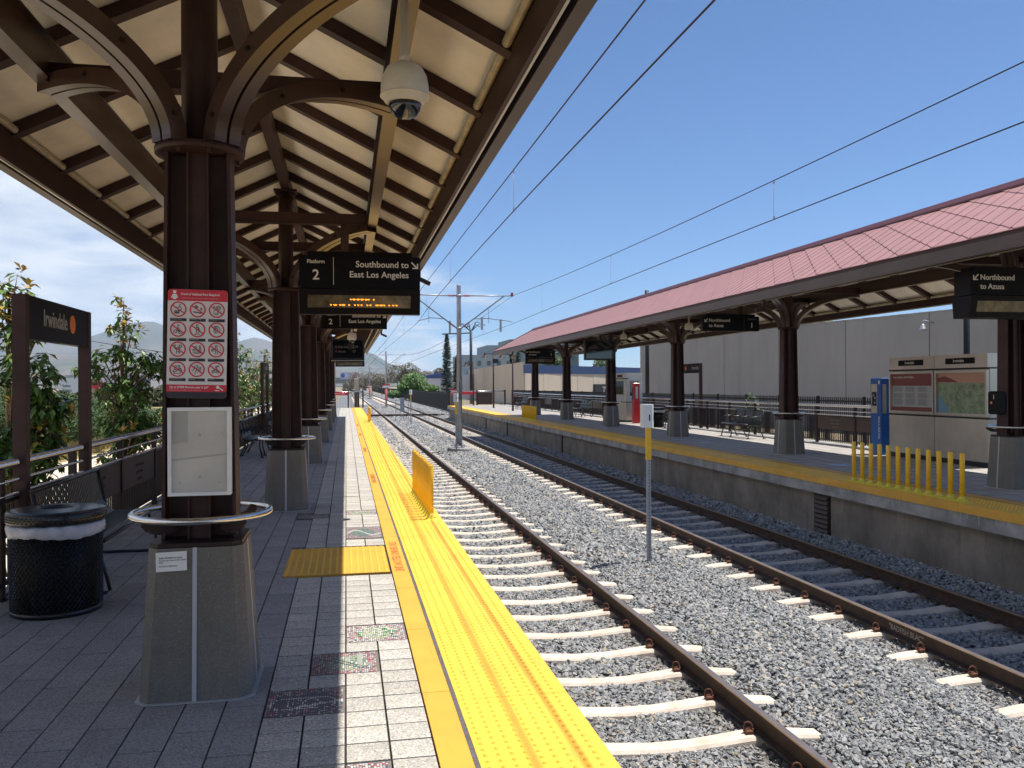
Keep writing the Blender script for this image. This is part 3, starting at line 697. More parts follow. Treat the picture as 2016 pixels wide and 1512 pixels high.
# ============================================================ CANOPIES
def canopy(name, label, cx, Wd, y0, y1, rys, roofkind, zb=3.40, zr=4.47, inner=1.77, bay=1.165, yph=0., nrf=300, zio=.20):
    """gable canopy along Y: ridge at cx, eaves at +-Wd"""
    t = thing(name, label, 'canopy', (cx, 0, 0))
    zi = zb + zio                       # rafter underside at the eave board
    sl = (zr - zi) / inner
    zu = lambda x: zr - sl * abs(x)     # rafter underside
    MB().cbox(0, (y0 + y1) / 2, zr - .07, .11, y1 - y0, .17).build('ridge_beam', M['steel'], t)
    for s in (-1, 1):
        x = s * 1.12; m_ = MB(); zt = zu(1.12) - .004
        m_.box(x - .055, x + .055, y0, y1, 3.63, 3.645); m_.box(x - .008, x + .008, y0, y1, 3.645, zt - .012); m_.box(x - .055, x + .055, y0, y1, zt - .012, zt)
        m_.build('purlin', M['steelg'], t)
        m_ = MB(); m_.box(s * inner - .012, s * inner + .012, y0, y1, zb, zb + zio + .10); m_.build('eave_board', M['fascia'], t)
        m_ = MB(); m_.box(s * (inner + .022) - .008, s * (inner + .022) + .008, y0, y1, zb - .004, zb + .012); m_.build('eave_trim', M['ssm'], t)
        xo = s * Wd; xi = s * (Wd - .085)
        m_ = MB(); m_.box(min(xo, xi), max(xo, xi), y0, y1, zb, zb + .012); m_.box(min(xo, xo - s * .012), max(xo, xo - s * .012), y0, y1, zb + .012, zb + (.20 if zio > .15 else .165)); m_.box(min(xi, xi + s * .008), max(xi, xi + s * .008), y0, y1, zb + .012, zb + .13)
        m_.build('gutter', M['gutter'], t)
    ra = MB(); wv = .055
    def raf(s):
        m_ = MB(); x0, x1 = s * .03, s * (inner - .012)
        m_.add([(x0, -wv, zu(x0)), (x1, -wv, zu(x1)), (x1, -wv, zu(x1) + .10), (x0, -wv, zu(x0) + .10), (x0, wv, zu(x0)), (x1, wv, zu(x1)), (x1, wv, zu(x1) + .10), (x0, wv, zu(x0) + .10)],
               [(0, 1, 2, 3), (7, 6, 5, 4), (0, 4, 5, 1), (1, 5, 6, 2), (2, 6, 7, 3), (3, 7, 4, 0)]); return m_.mesh('rafter', M['steel'])
    def pan(s):
        m_ = MB(); x0, x1 = s * .02, s * (inner + .0); a, b = .004, bay - .004; T = .012
        m_.add([(x0, a, zu(x0) + .104), (x1, a, zu(x1) + .104), (x1, b, zu(x1) + .104), (x0, b, zu(x0) + .104), (x0, a, zu(x0) + .104 + T), (x1, a, zu(x1) + .104 + T), (x1, b, zu(x1) + .104 + T), (x0, b, zu(x0) + .104 + T)],
               [(3, 2, 1, 0), (4, 5, 6, 7), (0, 1, 5, 4), (1, 2, 6, 5), (2, 3, 7, 6), (3, 0, 4, 7)]); return m_.mesh('soffit_panel', M['soffit'])
    RF = {s: raf(s) for s in (-1, 1)}; PN = {s: pan(s) for s in (-1, 1)}
    tb = MB(); tb.tube([(0, .05, 0), (0, .07, 0), (0, bay - .07, 0), (0, bay - .05, 0)], [.018, .03, .03, .018], 10); TB = tb.mesh('tube_light', M['tubelight'])
    k0 = math.ceil((y0 - yph) / bay); y = yph + k0 * bay
    while y < y1 - .02:
        for s in (-1, 1):
            inst('rafter', RF[s], t, (0, y, 0))
            if y + bay < y1 + .3: inst('soffit_panel', PN[s], t, (0, y, 0)); inst('tube_light', TB, t, (s * (inner - .045), y, zi + .055))
        y += bay
    tie = MB(); tie.box(-1.18, 1.18, -.05, .05, 3.646, 3.78); tie.box(-1.18, 1.18, -.065, .065, 3.646, 3.656)
    TIE_ = tie.mesh('cross_tie', M['steel'])
    for yc in rys:
        for s in (-1, 1): inst('cross_tie', TIE_, t, (0, yc + s * 1.12, 0))
    # roof deck and its cladding
    ztop = lambda x: zu(x) + .22; xe = Wd - .01
    for s in (-1, 1):
        m_ = MB(); m_.add([(0, y0, ztop(0) - .085), (s * xe, y0, ztop(xe) - .085), (s * xe, y1, ztop(xe) - .085), (0, y1, ztop(0) - .085), (0, y0, ztop(0) - .02), (s * xe, y0, ztop(xe) - .02), (s * xe, y1, ztop(xe) - .02), (0, y1, ztop(0) - .02)],
                          [(3, 2, 1, 0), (4, 5, 6, 7), (0, 1, 5, 4), (1, 2, 6, 5), (2, 3, 7, 6), (3, 0, 4, 7)]); m_.build('roof_deck', M['fascia'] if roofkind else M['roof'], t)
    m_ = MB()
    m_.prism([(-.12, ztop(.12) + .004), (0, ztop(0) + .045), (.12, ztop(.12) + .004), (.12, ztop(.12) + .035), (0, ztop(0) + .085), (-.12, ztop(.12) + .035)], y0 - .02, y1 + .02, 'y'); m_.build('ridge_cap', M['roofdark'], t)
    if roofkind:
        def clip(poly, f):
            o = []
            for i, p in enumerate(poly):
                q = poly[(i + 1) % len(poly)]; a, b = f(p), f(q)
                if a >= 0: o.append(p)
                if (a >= 0) != (b >= 0): u = a / (a - b); o.append((p[0] + (q[0] - p[0]) * u, p[1] + (q[1] - p[1]) * u))
            return o
        A = (.51, .25); B = (-.265, -.47); sh = []
        for i in range(-140, 140):
            for j in range(-140, 140):
                ox = i * A[0] + j * (B[0] + .06 * A[0]); oy = i * A[1] + j * (B[1] + .06 * A[1]) + 12
                if ox < -3.2 or ox > .7 or oy < y0 - 1.2 or oy > y1 + 1.2: continue
                p = [(ox, oy), (ox + A[0], oy + A[1]), (ox + A[0] + B[0], oy + A[1] + B[1]), (ox + B[0], oy + B[1])]
                cxm = sum(q[0] for q in p) / 4; cym = sum(q[1] for q in p) / 4
                g_ = .006; p = [(q[0] + (cxm - q[0]) * g_ * 3, q[1] + (cym - q[1]) * g_ * 3) for q in p]
                for f in (lambda q: q[0] + xe + .02, lambda q: -.10 - q[0], lambda q: q[1] - y0, lambda q: y1 - q[1]): 
                    p = clip(p, f)
                    if len(p) < 3: break
                if len(p) < 3: continue
                sh.append((cym, cxm, p))
        sh = [s_ for s_ in sorted(sh)]; vis = [s_ for s_ in sh if s_[0] > 9]; hid = [s_ for s_ in sh if s_[0] <= 9]
        st = MB(); n = 0
        for cym, cxm, p in vis + hid:
            # tilt each shingle: its lower end stands proud
            pts = [(q[0], q[1], ztop(q[0]) - .018 + .010 * (cxm - q[0]) / .4 + .012) for q in p]
            low = [(q[0], q[1], ztop(q[0]) - .018) for q in p]; k = len(p)
            fs = [tuple(range(k, 2 * k))] + [(i, (i + 1) % k, k + (i + 1) % k, k + i) for i in range(k)]
            if n < 300 and cym > 9: m_ = MB(); m_.add(low + pts, fs); m_.build('roof_shingle', M['roof'], t); n += 1
            else: st.add(low + pts, fs)
        st.build('far_shingles', M['roof'], t, kind='stuff')
    # gable end closure
    for ye, s in ((y1, 1),):
        m_ = MB(); m_.prism([(-xe, ztop(xe) - .12), (0, ztop(0) - .12), (xe, ztop(xe) - .12), (xe, ztop(xe) + .02), (0, ztop(0) + .04), (-xe, ztop(xe) + .02)], ye, ye + .03, 'y'); m_.build('gable_trim', M['gutter'], t)
    for yb in range(int(y0) + 12, int(y1), 7):      # camera arm brackets under the eave
        pass
    return t, zu
canL, zuL = canopy('platform_canopy', 'cream lined gable canopy with dark rafters over the near platform', LX, 1.925, -14.0, 47.6, LYS, False, zb=3.40, yph=5.04 - 1.165 * 15 + .0)
canR, zuR = canopy('platform_canopy', 'gable canopy with pinkish red diamond shingles over the far platform', RX, 2.25, -3.0, 46.9, RYS, True, zb=3.28, zr=4.475, zio=.125, inner=2.05, yph=11.75 - 1.155 * 6, bay=1.155)

# downspout nozzles under the gutters
def spout(x, y, z, lab, s=1):
    m_ = MB(); m_.bar((x, y, z), (x, y, z - .14), .05, .05, (0, 1, 0)); m_.bar((x - s * .01, y, z - .115), (x + s * .17, y, z - .20), .06, .06); o = m_.build('gutter_spout', M['fascia']); tag(o, lab, 'spout', 'gutter spouts'); return o
spout(1.10, 13.2, 3.40, 'dark spout poking from the near canopy gutter beside the Platform 2 sign'); spout(1.10, 27.5, 3.40, 'small dark spout on the near canopy gutter above the far wires')
spout(8.0, 41.5, 3.28, 'small spout on the far canopy gutter above the distant Northbound sign', -1)
spout(8.0, 15.6, 3.28, 'small spout under the far canopy gutter left of the large Northbound sign', -1)

# ============================================================ HANGING SIGNS
def arrow(p, x, y, z, s, left, material):
    """arrow pointing down right (or down left)"""
    k = -1 if left else 1; m_ = MB()
    m_.bar((x - k * s * .5, y, z + s * .5), (x + k * s * .38, y, z - s * .38), s * .22, .003, (0, 1, 0))
    m_.bar((x + k * s * .45, y - .0005, z + s * .32), (x + k * s * .45, y - .0005, z - s * .5), s * .2, .003, (0, 1, 0)); m_.bar((x - k * s * .38, y - .001, z - s * .42), (x + k * s * .52, y - .001, z - s * .42), s * .2, .003, (0, 1, 0))
    return m_.build('arrow', material, p)
def dir_sign(label, x0, y, zt, hgt, kind, led, hang_z, text_m, scale=1., lit=False, depth=.14, group='hanging direction signs'):
    w_ = 1.474; t = thing('direction_sign', label, 'sign', (x0, y, zt), 0, group); zb = -hgt
    m_ = MB(); m_.box(0, w_, 0, depth, zb, 0); m_.box(.10, w_ - .10, .02, depth - .02, 0, .055); m_.build('sign_box', M['sign'], t)
    px = .50 if kind == 2 else .95
    m_ = MB(); m_.box(px, px + .10, .03, .11, .055, hang_z - zt); m_.build('hanger_post', M['steel'], t)
    T = text_m; yf = -.0015
    def tx(s, size, x, z, al='LEFT', mm=T): return text(s, size, (x, yf, z), FRONT, mm, t, align=al)
    if kind == 2:
        tx('Platform', .062, .20, -.095, 'CENTER'); tx('2', .175, .20, -.295, 'CENTER')
        MB().box(.409, .414, -.002, 0, -.36, -.02).build('divider', T, t)
        tx('Southbound to', .108, 1.335, -.135, 'RIGHT'); tx('East Los Angeles', .108, 1.335, -.262, 'RIGHT'); arrow(t, 1.408, -.003, -.105, .08, False, T)
    else:
        tx('Northbound', .108, .155, -.135); tx('to Azusa', .108, .155, -.262); arrow(t, .085, -.003, -.10, .08, True, T)
        MB().box(1.075, 1.079, -.002, 0, -.36, -.02).build('divider', M['dull'], t)
        tx('Platform', .062, 1.28, -.085, 'CENTER', M['dull']); tx('1', .175, 1.28, -.275, 'CENTER')
    if led:
        m_ = MB(); zl = zb - .012; hb = .305
        m_.prism([(-.03, zl), (depth + .05, zl), (depth + .02, zl - hb), (.03, zl - hb)], .0, w_, 'x'); lb = m_.build('led_housing', M['sign'], t)
        # the front slopes: the window lies on it
        def F(z): u = (zl - z) / hb; return -.03 + .06 * u - .002
        z0_, z1_ = zl - .075, zl - .225
        m_ = MB(); m_.quad((.10, F(z1_), z1_), (w_ - .12, F(z1_), z1_), (w_ - .12, F(z0_), z0_), (.10, F(z0_), z0_)); m_.build('led_window', M['dim'], lb, fix=False)
        if lit:
            m_ = MB()
            def dots(z, xs_):
                for x in xs_:
                    for a, b in ((0, 0), (-.008, .008), (.008, .008), (0, .016), (-.008, .018)): m_.cbox(x + a, F(z) - .002, z + b, .006, .002, .006)
            dots(zl - .132, [.62, .65, .665, .70, .715, .75, .765, .80, .815, .84, .90]); dots(zl - .200, [.38, .42, .44, .49, .52, .54, .60, .67, .71, .75, .82, .86, .93, .95, .98, 1.0, 1.03, 1.09, 1.14, 1.18])
            m_.build('led_dots', M['amber'], lb)
    return t
dir_sign('large Platform 2 Southbound sign with amber dot display below it', -.557, 10.85, 3.256, .40, 2, True, 3.65, M['letter'], lit=True)
dir_sign('smaller looking Southbound to East Los Angeles sign without display, behind the large one', -.54, 20.12, 3.36, .40, 2, False, 3.65, M['letter'])
dir_sign('Northbound to Azusa sign cut off by the right edge of the photo, display under it', 8.56, 10.62, 3.22, .345, 1, True, 3.65, M['letter'], depth=.33)
dir_sign('Northbound to Azusa Platform 1 sign without display, between two far columns', 8.53, 19.75, 3.30, .36, 1, False, 3.65, M['letter'])
dir_sign('distant Northbound sign with display near the end of the far canopy', 8.62, 41.3, 3.36, .36, 1, True, 3.6, M['letter'])
def monitor(label, x0, x1, y, zb, zt, led):
    t = thing('arrival_monitor', label, 'screen', (x0, y, zt), 0, 'hanging arrival screens'); w_ = x1 - x0; h = zt - zb
    MB().box(0, w_, 0, .16, -h, 0).build('monitor_case', M['blackm'], t); MB().quad((.05, -.002, -h + .06), (w_ - .05, -.002, -h + .06), (w_ - .05, -.002, -.05), (.05, -.002, -.05)).build('screen', M['glassd'], t, fix=False)
    MB().box(w_ * .5, w_ * .5 + .09, .04, .12, 0, 3.65 - zt).build('hanger_post', M['steel'], t)
    for i, (a, b) in enumerate((('East LA', '7,19'), ('Azusa', '27'))):
        z = -h * .42 - i * .13; k = w_ / .93
        text(a, .085, (.20 * k, -.004, z), FRONT, M['dull'], t); text(b, .085, (.60 * k, -.004, z), FRONT, M['dull'], t)
        MB().disc((.14 * k, -.004, z + .03), .028, 14).build('line_dot', mat('dull_red_dot', (.12, .03, .025), .6), t, fix=False)
    if led:
        m_ = MB(); m_.box(.12, w_, 0, .16, -h - .175, -h - .012); lb = m_.build('led_housing', M['blackm'], t)
        MB().quad((.17, -.002, -h - .14), (w_ - .06, -.002, -h - .14), (w_ - .06, -.002, -h - .06), (.17, -.002, -h - .06)).build('led_window', M['dim'], lb, fix=False)
        MB().box(0, w_, -.002, .162, -h - .012, -h).build('trim_strip', M['ssm'], lb)
    return t
monitor('dark arrival screen hanging behind the Southbound signs, display strip under it', -.41, .515, 24.85, 2.375, 2.99, True)
monitor('dark arrival screen hanging from the far canopy', 8.80, 9.98, 31.3, 2.57, 3.33, False)

# ============================================================ CAMERAS
def dome_cam(label, x, y, zb, s=1., toz=3.63):
    t = thing('dome_camera', label, 'camera', (x, y, zb), 0, 'ceiling dome cameras')
    m_ = MB(); m_.lathe([(.002, -.004), (.032, .0), (.060, .016), (.077, .043), (.082, .075)], n=28); m_.build('glass_dome', M['glassd'], t)
    m_ = MB(); m_.lathe([(.084, .068), (.100, .080), (.104, .095), (.112, .097), (.117, .108), (.115, .155), (.107, .20), (.088, .238), (.06, .258), (.03, .264)], n=28); m_.build('housing', M['cream'], t)
    m_ = MB(); m_.lathe([(.118, .100), (.120, .104), (.118, .108)], n=28); m_.build('rim', M['cream'], t)
    m_ = MB(); m_.lathe([(.026, .262), (.026, .30), (.023, .302), (.023, toz - zb)], n=14); m_.build('drop_pipe', M['cream'], t)
    return t
dome_cam('large cream dome camera hanging under the canopy above the Platform 2 sign', .287, 4.2, 2.945)
dome_cam('small dome camera hanging in front of the dark arrival screen', .15, 22.2, 2.74, toz=3.63)
dome_cam('dome camera hanging beside the far column behind the small numbered post', 9.10, 22.0, 3.04)
dome_cam('dome camera hanging left of the far arrival screen column', 9.10, 27.6, 3.08)
dome_cam('faint dome camera at the far end of the red roofed canopy', 8.95, 46.2, 3.02)

# ============================================================ SIGNS ON THE FIRST COLUMN
t = thing('fare_rules_sign', 'white and red sign with twelve prohibition circles on the nearest column', 'sign', (-.788, 4.895, 1.882), 0)
t.rotation_euler = (0, R(1.2), 0)
SW, SH = .308, .585
def rrect(x0, x1, z0, z1, r, n=6):
    p = []
    for cx_, cz_, a0 in ((x1 - r, z1 - r, 0), (x0 + r, z1 - r, 90), (x0 + r, z0 + r, 180), (x1 - r, z0 + r, 270)):
        p += [(cx_ + r * math.cos(R(a0 + 90 * k / n)), cz_ + r * math.sin(R(a0 + 90 * k / n))) for k in range(n + 1)]
    return p
MB().prism(rrect(-SW / 2, SW / 2, -SH / 2, SH / 2, .018), 0, .004, 'y').build('sign_plate', M['signwhite'], t)
def halfr(z0, z1, top):
    r = .018; n = 6; p = []
    if top:
        p = [(-SW / 2, z0), (SW / 2, z0)] + [(SW / 2 - r + r * math.cos(R(90 * k / n)), z1 - r + r * math.sin(R(90 * k / n))) for k in range(n + 1)] + [(-SW / 2 + r + r * math.cos(R(90 + 90 * k / n)), z1 - r + r * math.sin(R(90 + 90 * k / n))) for k in range(n + 1)]
    else:
        p = [(SW / 2, z1), (-SW / 2, z1)] + [(-SW / 2 + r + r * math.cos(R(180 + 90 * k / n)), z0 + r + r * math.sin(R(180 + 90 * k / n))) for k in range(n + 1)] + [(SW / 2 - r + r * math.cos(R(270 + 90 * k / n)), z0 + r + r * math.sin(R(270 + 90 * k / n))) for k in range(n + 1)]
    return p
zt_ = SH / 2
MB().prism(halfr(zt_ - .062, zt_ - .0004, True), -.0012, 0, 'y').build('red_header', M['signred'], t)
MB().box(-SW / 2, SW / 2, -.0012, 0, -zt_ + .034, -zt_ + .072).build('red_footer', M['signred'], t)
MB().prism(halfr(-zt_ + .0004, -zt_ + .034, False), -.0012, 0, 'y').build('black_footer', M['caption'], t)
text('Proof of Validated Fare Required', .0172, (-.086, -.002, zt_ - .031), FRONT, M['white'], t, sx=.86, ext=.0002, bold=.02)
text('Comprobante de pasaje v\u00e1lido requerido', .0128, (-.086, -.002, zt_ - .050), FRONT, mat('sign_pink', (.75, .25, .28), .5), t, sx=.90, ext=.0002)
text('Up to $1000 fine/one year in jail*', .0172, (-.138, -.002, -zt_ + .053), FRONT, M['white'], t, sx=.86, ext=.0002, bold=.02)
text('Multa de hasta $1000 y un a\u00f1o de carcel*', .0115, (-.138, -.002, -zt_ + .0385), FRONT, mat('sign_pink2', (.75, .25, .28), .5), t, sx=.85, ext=.0002)
m_ = MB(); m_.disc((-.119, -.0025, zt_ - .016), .0085, 14); m_.box(-.127, -.111, -.003, -.0015, zt_ - .0115, zt_ - .0075)
m_.prism([(-.137, zt_ - .045), (-.129, zt_ - .027), (-.109, zt_ - .027), (-.101, zt_ - .045), (-.108, zt_ - .050), (-.111, zt_ - .043), (-.111, zt_ - .055), (-.127, zt_ - .055), (-.127, zt_ - .043), (-.131, zt_ - .050)], -.003, -.0015, 'y'); m_.build('officer_symbol', M['white'], t)
m_ = MB(); m_.bar((.104, -.002, -zt_ + .064), (.138, -.002, -zt_ + .043), .0055, .002, (0, 1, 0)); m_.bar((.103, -.0025, -zt_ + .055), (.115, -.0025, -zt_ + .067), .012, .002, (0, 1, 0)); m_.box(.095, .118, -.003, -.0015, -zt_ + .040, -zt_ + .044); m_.build('gavel_symbol', M['white'], t)
CAPT = ['No eating or drinking', 'No smoking or vaping', 'No unsafe items', 'No bike riding', 'No skateboarding', 'No loud sounds', 'No soliciting', 'No blocking stairs', 'No littering', 'No overcrowding seats', 'No spitting', 'No weapons']
for rw in range(4):
    for cl in range(3):
        x = -.0985 + cl * .0985; z = zt_ - .108 - rw * .1075
        q = MB(); q.disc((x, -.0016, z), .0415, 32, 'y', .0345); q.build('red_ring', M['signred'], t, fix=False)
        ic = MB(); k = rw * 3 + cl; rnd = random.Random(k + 3); T_ = .0028
        def ln(*pts):
            for a, b in zip(pts, pts[1:]): ic.bar((x + a[0], -.0013, z + a[1]), (x + b[0], -.0013, z + b[1]), T_, .0014, (0, 1, 0))
        def ring(cx_, cz_, r): ic.disc((x + cx_, -.0015, z + cz_), r, 14, 'y', max(r - T_, .001))
        if k == 0: ln((-.020, -.008), (-.018, -.022), (.002, -.022), (.004, -.008), (-.020, -.008)); ln((-.020, -.014), (.004, -.014)); ring(.006, .004, .011); ln((.004, .012), (.007, .024), (.013, .026)); ln((-.019, -.018), (.003, -.018))
        elif k == 1: ln((-.022, -.010), (.016, -.016), (.017, -.020), (-.021, -.014), (-.022, -.010)); ln((-.018, .008), (-.002, .018), (.004, .015), (-.012, .005)); ring(-.008, .020, .006); ln((.014, .0), (.018, .012), (.022, .002), (.020, -.004))
        elif k == 2: ring(.008, .012, .013); ring(.008, .012, .007); ring(-.006, -.010, .012); ln((-.016, .012), (-.010, .022)); ln((.008, -.018), (.014, -.006)); ln((-.010, -.022), (.008, -.022))
        elif k == 3: ring(-.014, -.012, .010); ring(.012, -.017, .010); ring(.001, .021, .005); ln((.0, .015), (-.008, .0), (.004, -.006), (.002, -.016)); ln((-.006, .004), (.010, .006)); ln((-.014, -.012), (.0, -.006), (.012, -.017))
        elif k == 4: ring(-.001, .023, .0055); ln((-.004, .016), (-.006, .0), (-.003, -.018)); ln((.004, .016), (.006, .0), (.007, -.020)); ln((-.004, .014), (.010, .006), (.008, -.004)); ln((-.012, -.022), (.014, -.026)); ring(-.010, -.026, .003)
        elif k == 5: ring(.002, .001, .018); ring(-.002, .002, .010); ln((-.018, .010), (-.010, .020), (.008, .022)); ln((.012, -.006), (.018, -.012)); ln((-.012, -.020), (-.004, -.014))
        elif k == 6: ring(0, .006, .006); ln((-.006, -.004), (-.018, .008), (-.020, .018)); ln((.006, -.004), (.012, .008)); ln((.008, .010), (.020, .012), (.018, .024), (.006, .022), (.008, .010)); ln((-.006, .0), (-.007, -.024)); ln((.006, .0), (.007, -.024)); ln((-.022, .016), (-.014, .024), (-.010, .018)); ln((-.002, -.010), (.012, -.022))
        elif k == 7: ln((-.024, -.006), (.0, -.004), (.020, -.022)); ln((-.022, -.014), (.006, -.014)); ln((-.018, -.020), (.012, -.022)); ln((-.024, -.002), (-.006, .004)); ring(-.008, .014, .006); ln((-.008, .008), (-.002, -.004)); ring(.014, .018, .005); ln((.012, .012), (.011, -.012)); ln((.018, .012), (.019, -.012))
        elif k == 8: ring(.0, .021, .006); ln((-.004, .014), (-.005, -.024)); ln((.006, .014), (.006, -.024)); ln((-.004, .010), (-.014, .0)); ring(-.020, -.004, .006); ring(-.016, .002, .005); ln((.014, .022), (.018, .020)); ln((.020, .012), (.024, .010)); ln((.020, -.002), (.026, .002))
        elif k == 9: ring(-.010, .014, .006); ring(.006, .016, .007); ln((-.024, -.008), (-.014, -.024), (.012, -.024), (.024, -.004)); ln((-.018, .004), (-.002, -.010), (.016, .004)); ring(.012, .0, .008); ring(-.012, -.008, .008)
        elif k == 10: ln((-.024, -.012), (-.014, .004), (-.008, .018), (.002, .022), (.008, .014), (.0, .008), (-.002, -.006), (-.010, -.020)); ln((.012, .008), (.022, .012), (.018, -.004), (.010, -.002), (.012, .008)); ln((.0, -.014), (.004, -.016)); ln((.006, -.012), (.010, -.013)); ln((-.014, -.024), (-.006, -.024))
        else: ln((-.020, -.006), (.006, .008), (.008, .004), (-.018, -.012), (-.020, -.006)); ln((-.004, .016), (.014, .022), (.016, .018), (-.002, .012)); ln((-.020, -.018), (.002, -.012), (.012, -.020)); ring(.012, -.008, .006); ln((.004, -.010), (.018, -.002))
        ic.build('pictogram', M['caption'], t, fix=False)
        s_ = MB(); s_.bar((x - .030, -.0022, z + .021), (x + .030, -.0022, z - .021), .006, .001, (0, 1, 0)); s_.build('red_slash', M['signred'], t)
        MB().box(x - .042, x + .042, -.0015, 0, z - .064, z - .048).build('caption_bar', M['caption'], t)
        text(CAPT[k], .0062, (x - .038, -.002, z - .0545), FRONT, M['letter'], t, ext=.0001, bold=.0)
t = thing('display_case', 'empty white framed display case under the fare sign', 'display case', (-.772, 4.86, 1.305), 0)
m_ = MB(); 
for a in ((-.160, -.142, -.235, .235), (.142, .160, -.235, .235), (-.142, .142, .217, .235), (-.142, .142, -.235, -.217)): m_.box(a[0], a[1], -.022, .045, a[2], a[3])
m_.build('case_frame', M['white'], t)
MB().box(-.142, .142, -.004, .03, -.217, .217).build('backing_board', M['casepaper'], t)
m_ = MB()
for x, z, r in ((0, .088, .007), (0, -.135, .007), (-.112, .10, .004), (.112, .10, .004), (-.10, -.168, .005), (.10, -.168, .005)): m_.lathe([(r, 0), (r * .6, .003)], n=10)
m_ = MB()
for x, z, r in ((0, .088, .007), (0, -.135, .007), (-.112, .10, .004), (.112, .10, .004), (-.10, -.168, .005), (.10, -.168, .005)): m_.disc((x, -.0055, z), r, 12); m_.disc((x, -.0062, z), r * .45, 8)
m_.build('screw', M['galv'], t, fix=False)
m_ = MB(); m_.quad((-.142, -.0046, .04), (-.06, -.0046, .05), (-.06, -.0046, .217), (-.142, -.0046, .217)); m_.quad((-.142, -.0047, -.05), (.142, -.0047, -.02), (.142, -.0047, -.012), (-.142, -.0047, -.04)); m_.build('glue_stain', mat('glue_stain', (.40, .385, .35), .4), t, fix=False)
t = thing('artist_label', 'small white text card on the nearest concrete pedestal', 'label', (-.905, 4.786, .735), 0); t.rotation_euler = (R(-3.5), R(-1.5), 0)
MB().box(-.077, .077, -.002, .001, -.050, .050).build('card', M['white'], t)
for s, z, sz in (('Robin Brailsford, artist', .016, .0125), ('Presencia de la Reina de San Gabriel', .004, .0092), ('2015', -.008, .0105), ('Formal and Memento', -.026, .0105)): text(s, sz, (-.062, -.003, z), FRONT, M['caption'], t, ext=.0001, bold=.02)

# ============================================================ RAILINGS
def railing(name, label, x, y0, y1, panels, side, words=True, xr=0., bay=1.85, ztop=1.045, curb=.0):
    """steel railing along Y; side=+1 if people look at it from +X"""
    t = thing(name, label, 'railing', (x, 0, 0))
    m_ = MB(); m_.tube([(0, y0, ztop), (0, y1, ztop)], .034, 12); m_.build('handrail', M['ss'], t)
    for z, r in ((ztop - .135, .013), (ztop - .245, .011)):
        m_ = MB(); m_.tube([(.02 * side, y0, z), (.02 * side, y1, z)], r, 8); m_.build('mid_rail', M['ss'], t)
    n = int(round((y1 - y0) / bay)); pk = MB()
    for k in range(n + 1):
        y = y0 + k * (y1 - y0) / n
        m_ = MB(); m_.box(-.03, .03, y - .04, y + .04, 0, ztop - .03); m_.box(-.05, .05, y - .06, y + .06, 0, .012); m_.build('rail_post', M['steel2'], t)
    nn_ = 0
    for k in range(n):
        a = y0 + k * (y1 - y0) / n + .04; b = y0 + (k + 1) * (y1 - y0) / n - .04
        zt = ztop - .30
        pn = k in panels
        m_ = MB(); m_.box(-.02, .02, a, b, zt, zt + .03); m_.box(-.02, .02, a, b, .10, .13); m_.build('bottom_bar', M['steel2'], t)
        if pn:
            m_ = MB(); m_.box(-.012, .012, a, b, zt - .34, zt); p_ = m_.build('inscribed_panel', M['brownpanel'], t)
            if words:
                for i, s in enumerate(('r\u00edo de los senos', 'gente nuestra', 'de la luna')):
                    text(s, .07, (side * .014, (a + b) / 2 if side > 0 else (a + b) / 2, zt - .11 - i * .09), SIDE_L if side > 0 else SIDE_R, M['blackm'] if side > 0 else M['dull'], p_, align='CENTER', ext=.0005)
        zt2 = zt - .34 if pn else zt
        y = a + .06
        while y < b - .03:
            if nn_ < 300 and y > 5: nn_ += 1; inst('picket', PK[0 if not pn else 1], t, (0, y, 0))
            else: pk.box(-.008, .008, y - .008, y + .008, .13, zt2)
            y += .085
    if pk.v: pk.build('far_pickets', M['steel2'], t, kind='stuff', fix=False)
    return t
PK = []
for h in (.745, .405): m_ = MB(); m_.box(-.008, .008, -.009, .009, .13, h); PK.append(m_.mesh('picket', M['steel2']))
railing('platform_railing', 'steel topped picket railing along the left side of the near platform', -2.65, -.0, 66.0, {5, 6, 11, 12, 17, 18, 24, 25}, 1)
railing('platform_railing', 'steel topped picket railing with brown panels behind the far platform benches', 12.85, 9.0, 66.5, {5, 6, 9, 13, 14, 18, 19, 24}, -1)
# station name frames
def name_frame(label, x, y0, y1, side, grp='station name frames'):
    t = thing('station_name_sign', label, 'sign', (x, (y0 + y1) / 2, 0), 0, grp); h = (y1 - y0) / 2
    for s in (-1, 1):
        m_ = MB(); m_.box(-.05, .05, s * h - .05, s * h + .05, 0, 2.42); m_.build('frame_post', M['steel'], t)
    m_ = MB(); m_.box(-.045, .045, -h + .05, h - .05, 2.06, 2.42); m_.build('name_board', M['sign'], t)
    f = side * .0475
    text('Irwindale', .205, (f, .17 * side if side > 0 else -.17 * side - .34, 2.19), SIDE_L if side > 0 else SIDE_R, M['lettergrey'], t, align='RIGHT' if side > 0 else 'LEFT', sx=.86)
    m_ = MB(); 
    m_.disc((f, side * .33 if side > 0 else .42, 2.255), .088, 24, 'x'); m_.build('orange_dot', M['orange'], t, fix=False)
name_frame('Irwindale name frame rising from the railing beside the nearest bin', -2.62, 7.72, 9.48, 1)
name_frame('narrow looking name frame seen edge on past the near columns', -2.62, 28.4, 30.2, 1)
name_frame('Irwindale name frame behind the far platform railing, left of the grey wall centre', 12.9, 30.1, 31.9, -1)

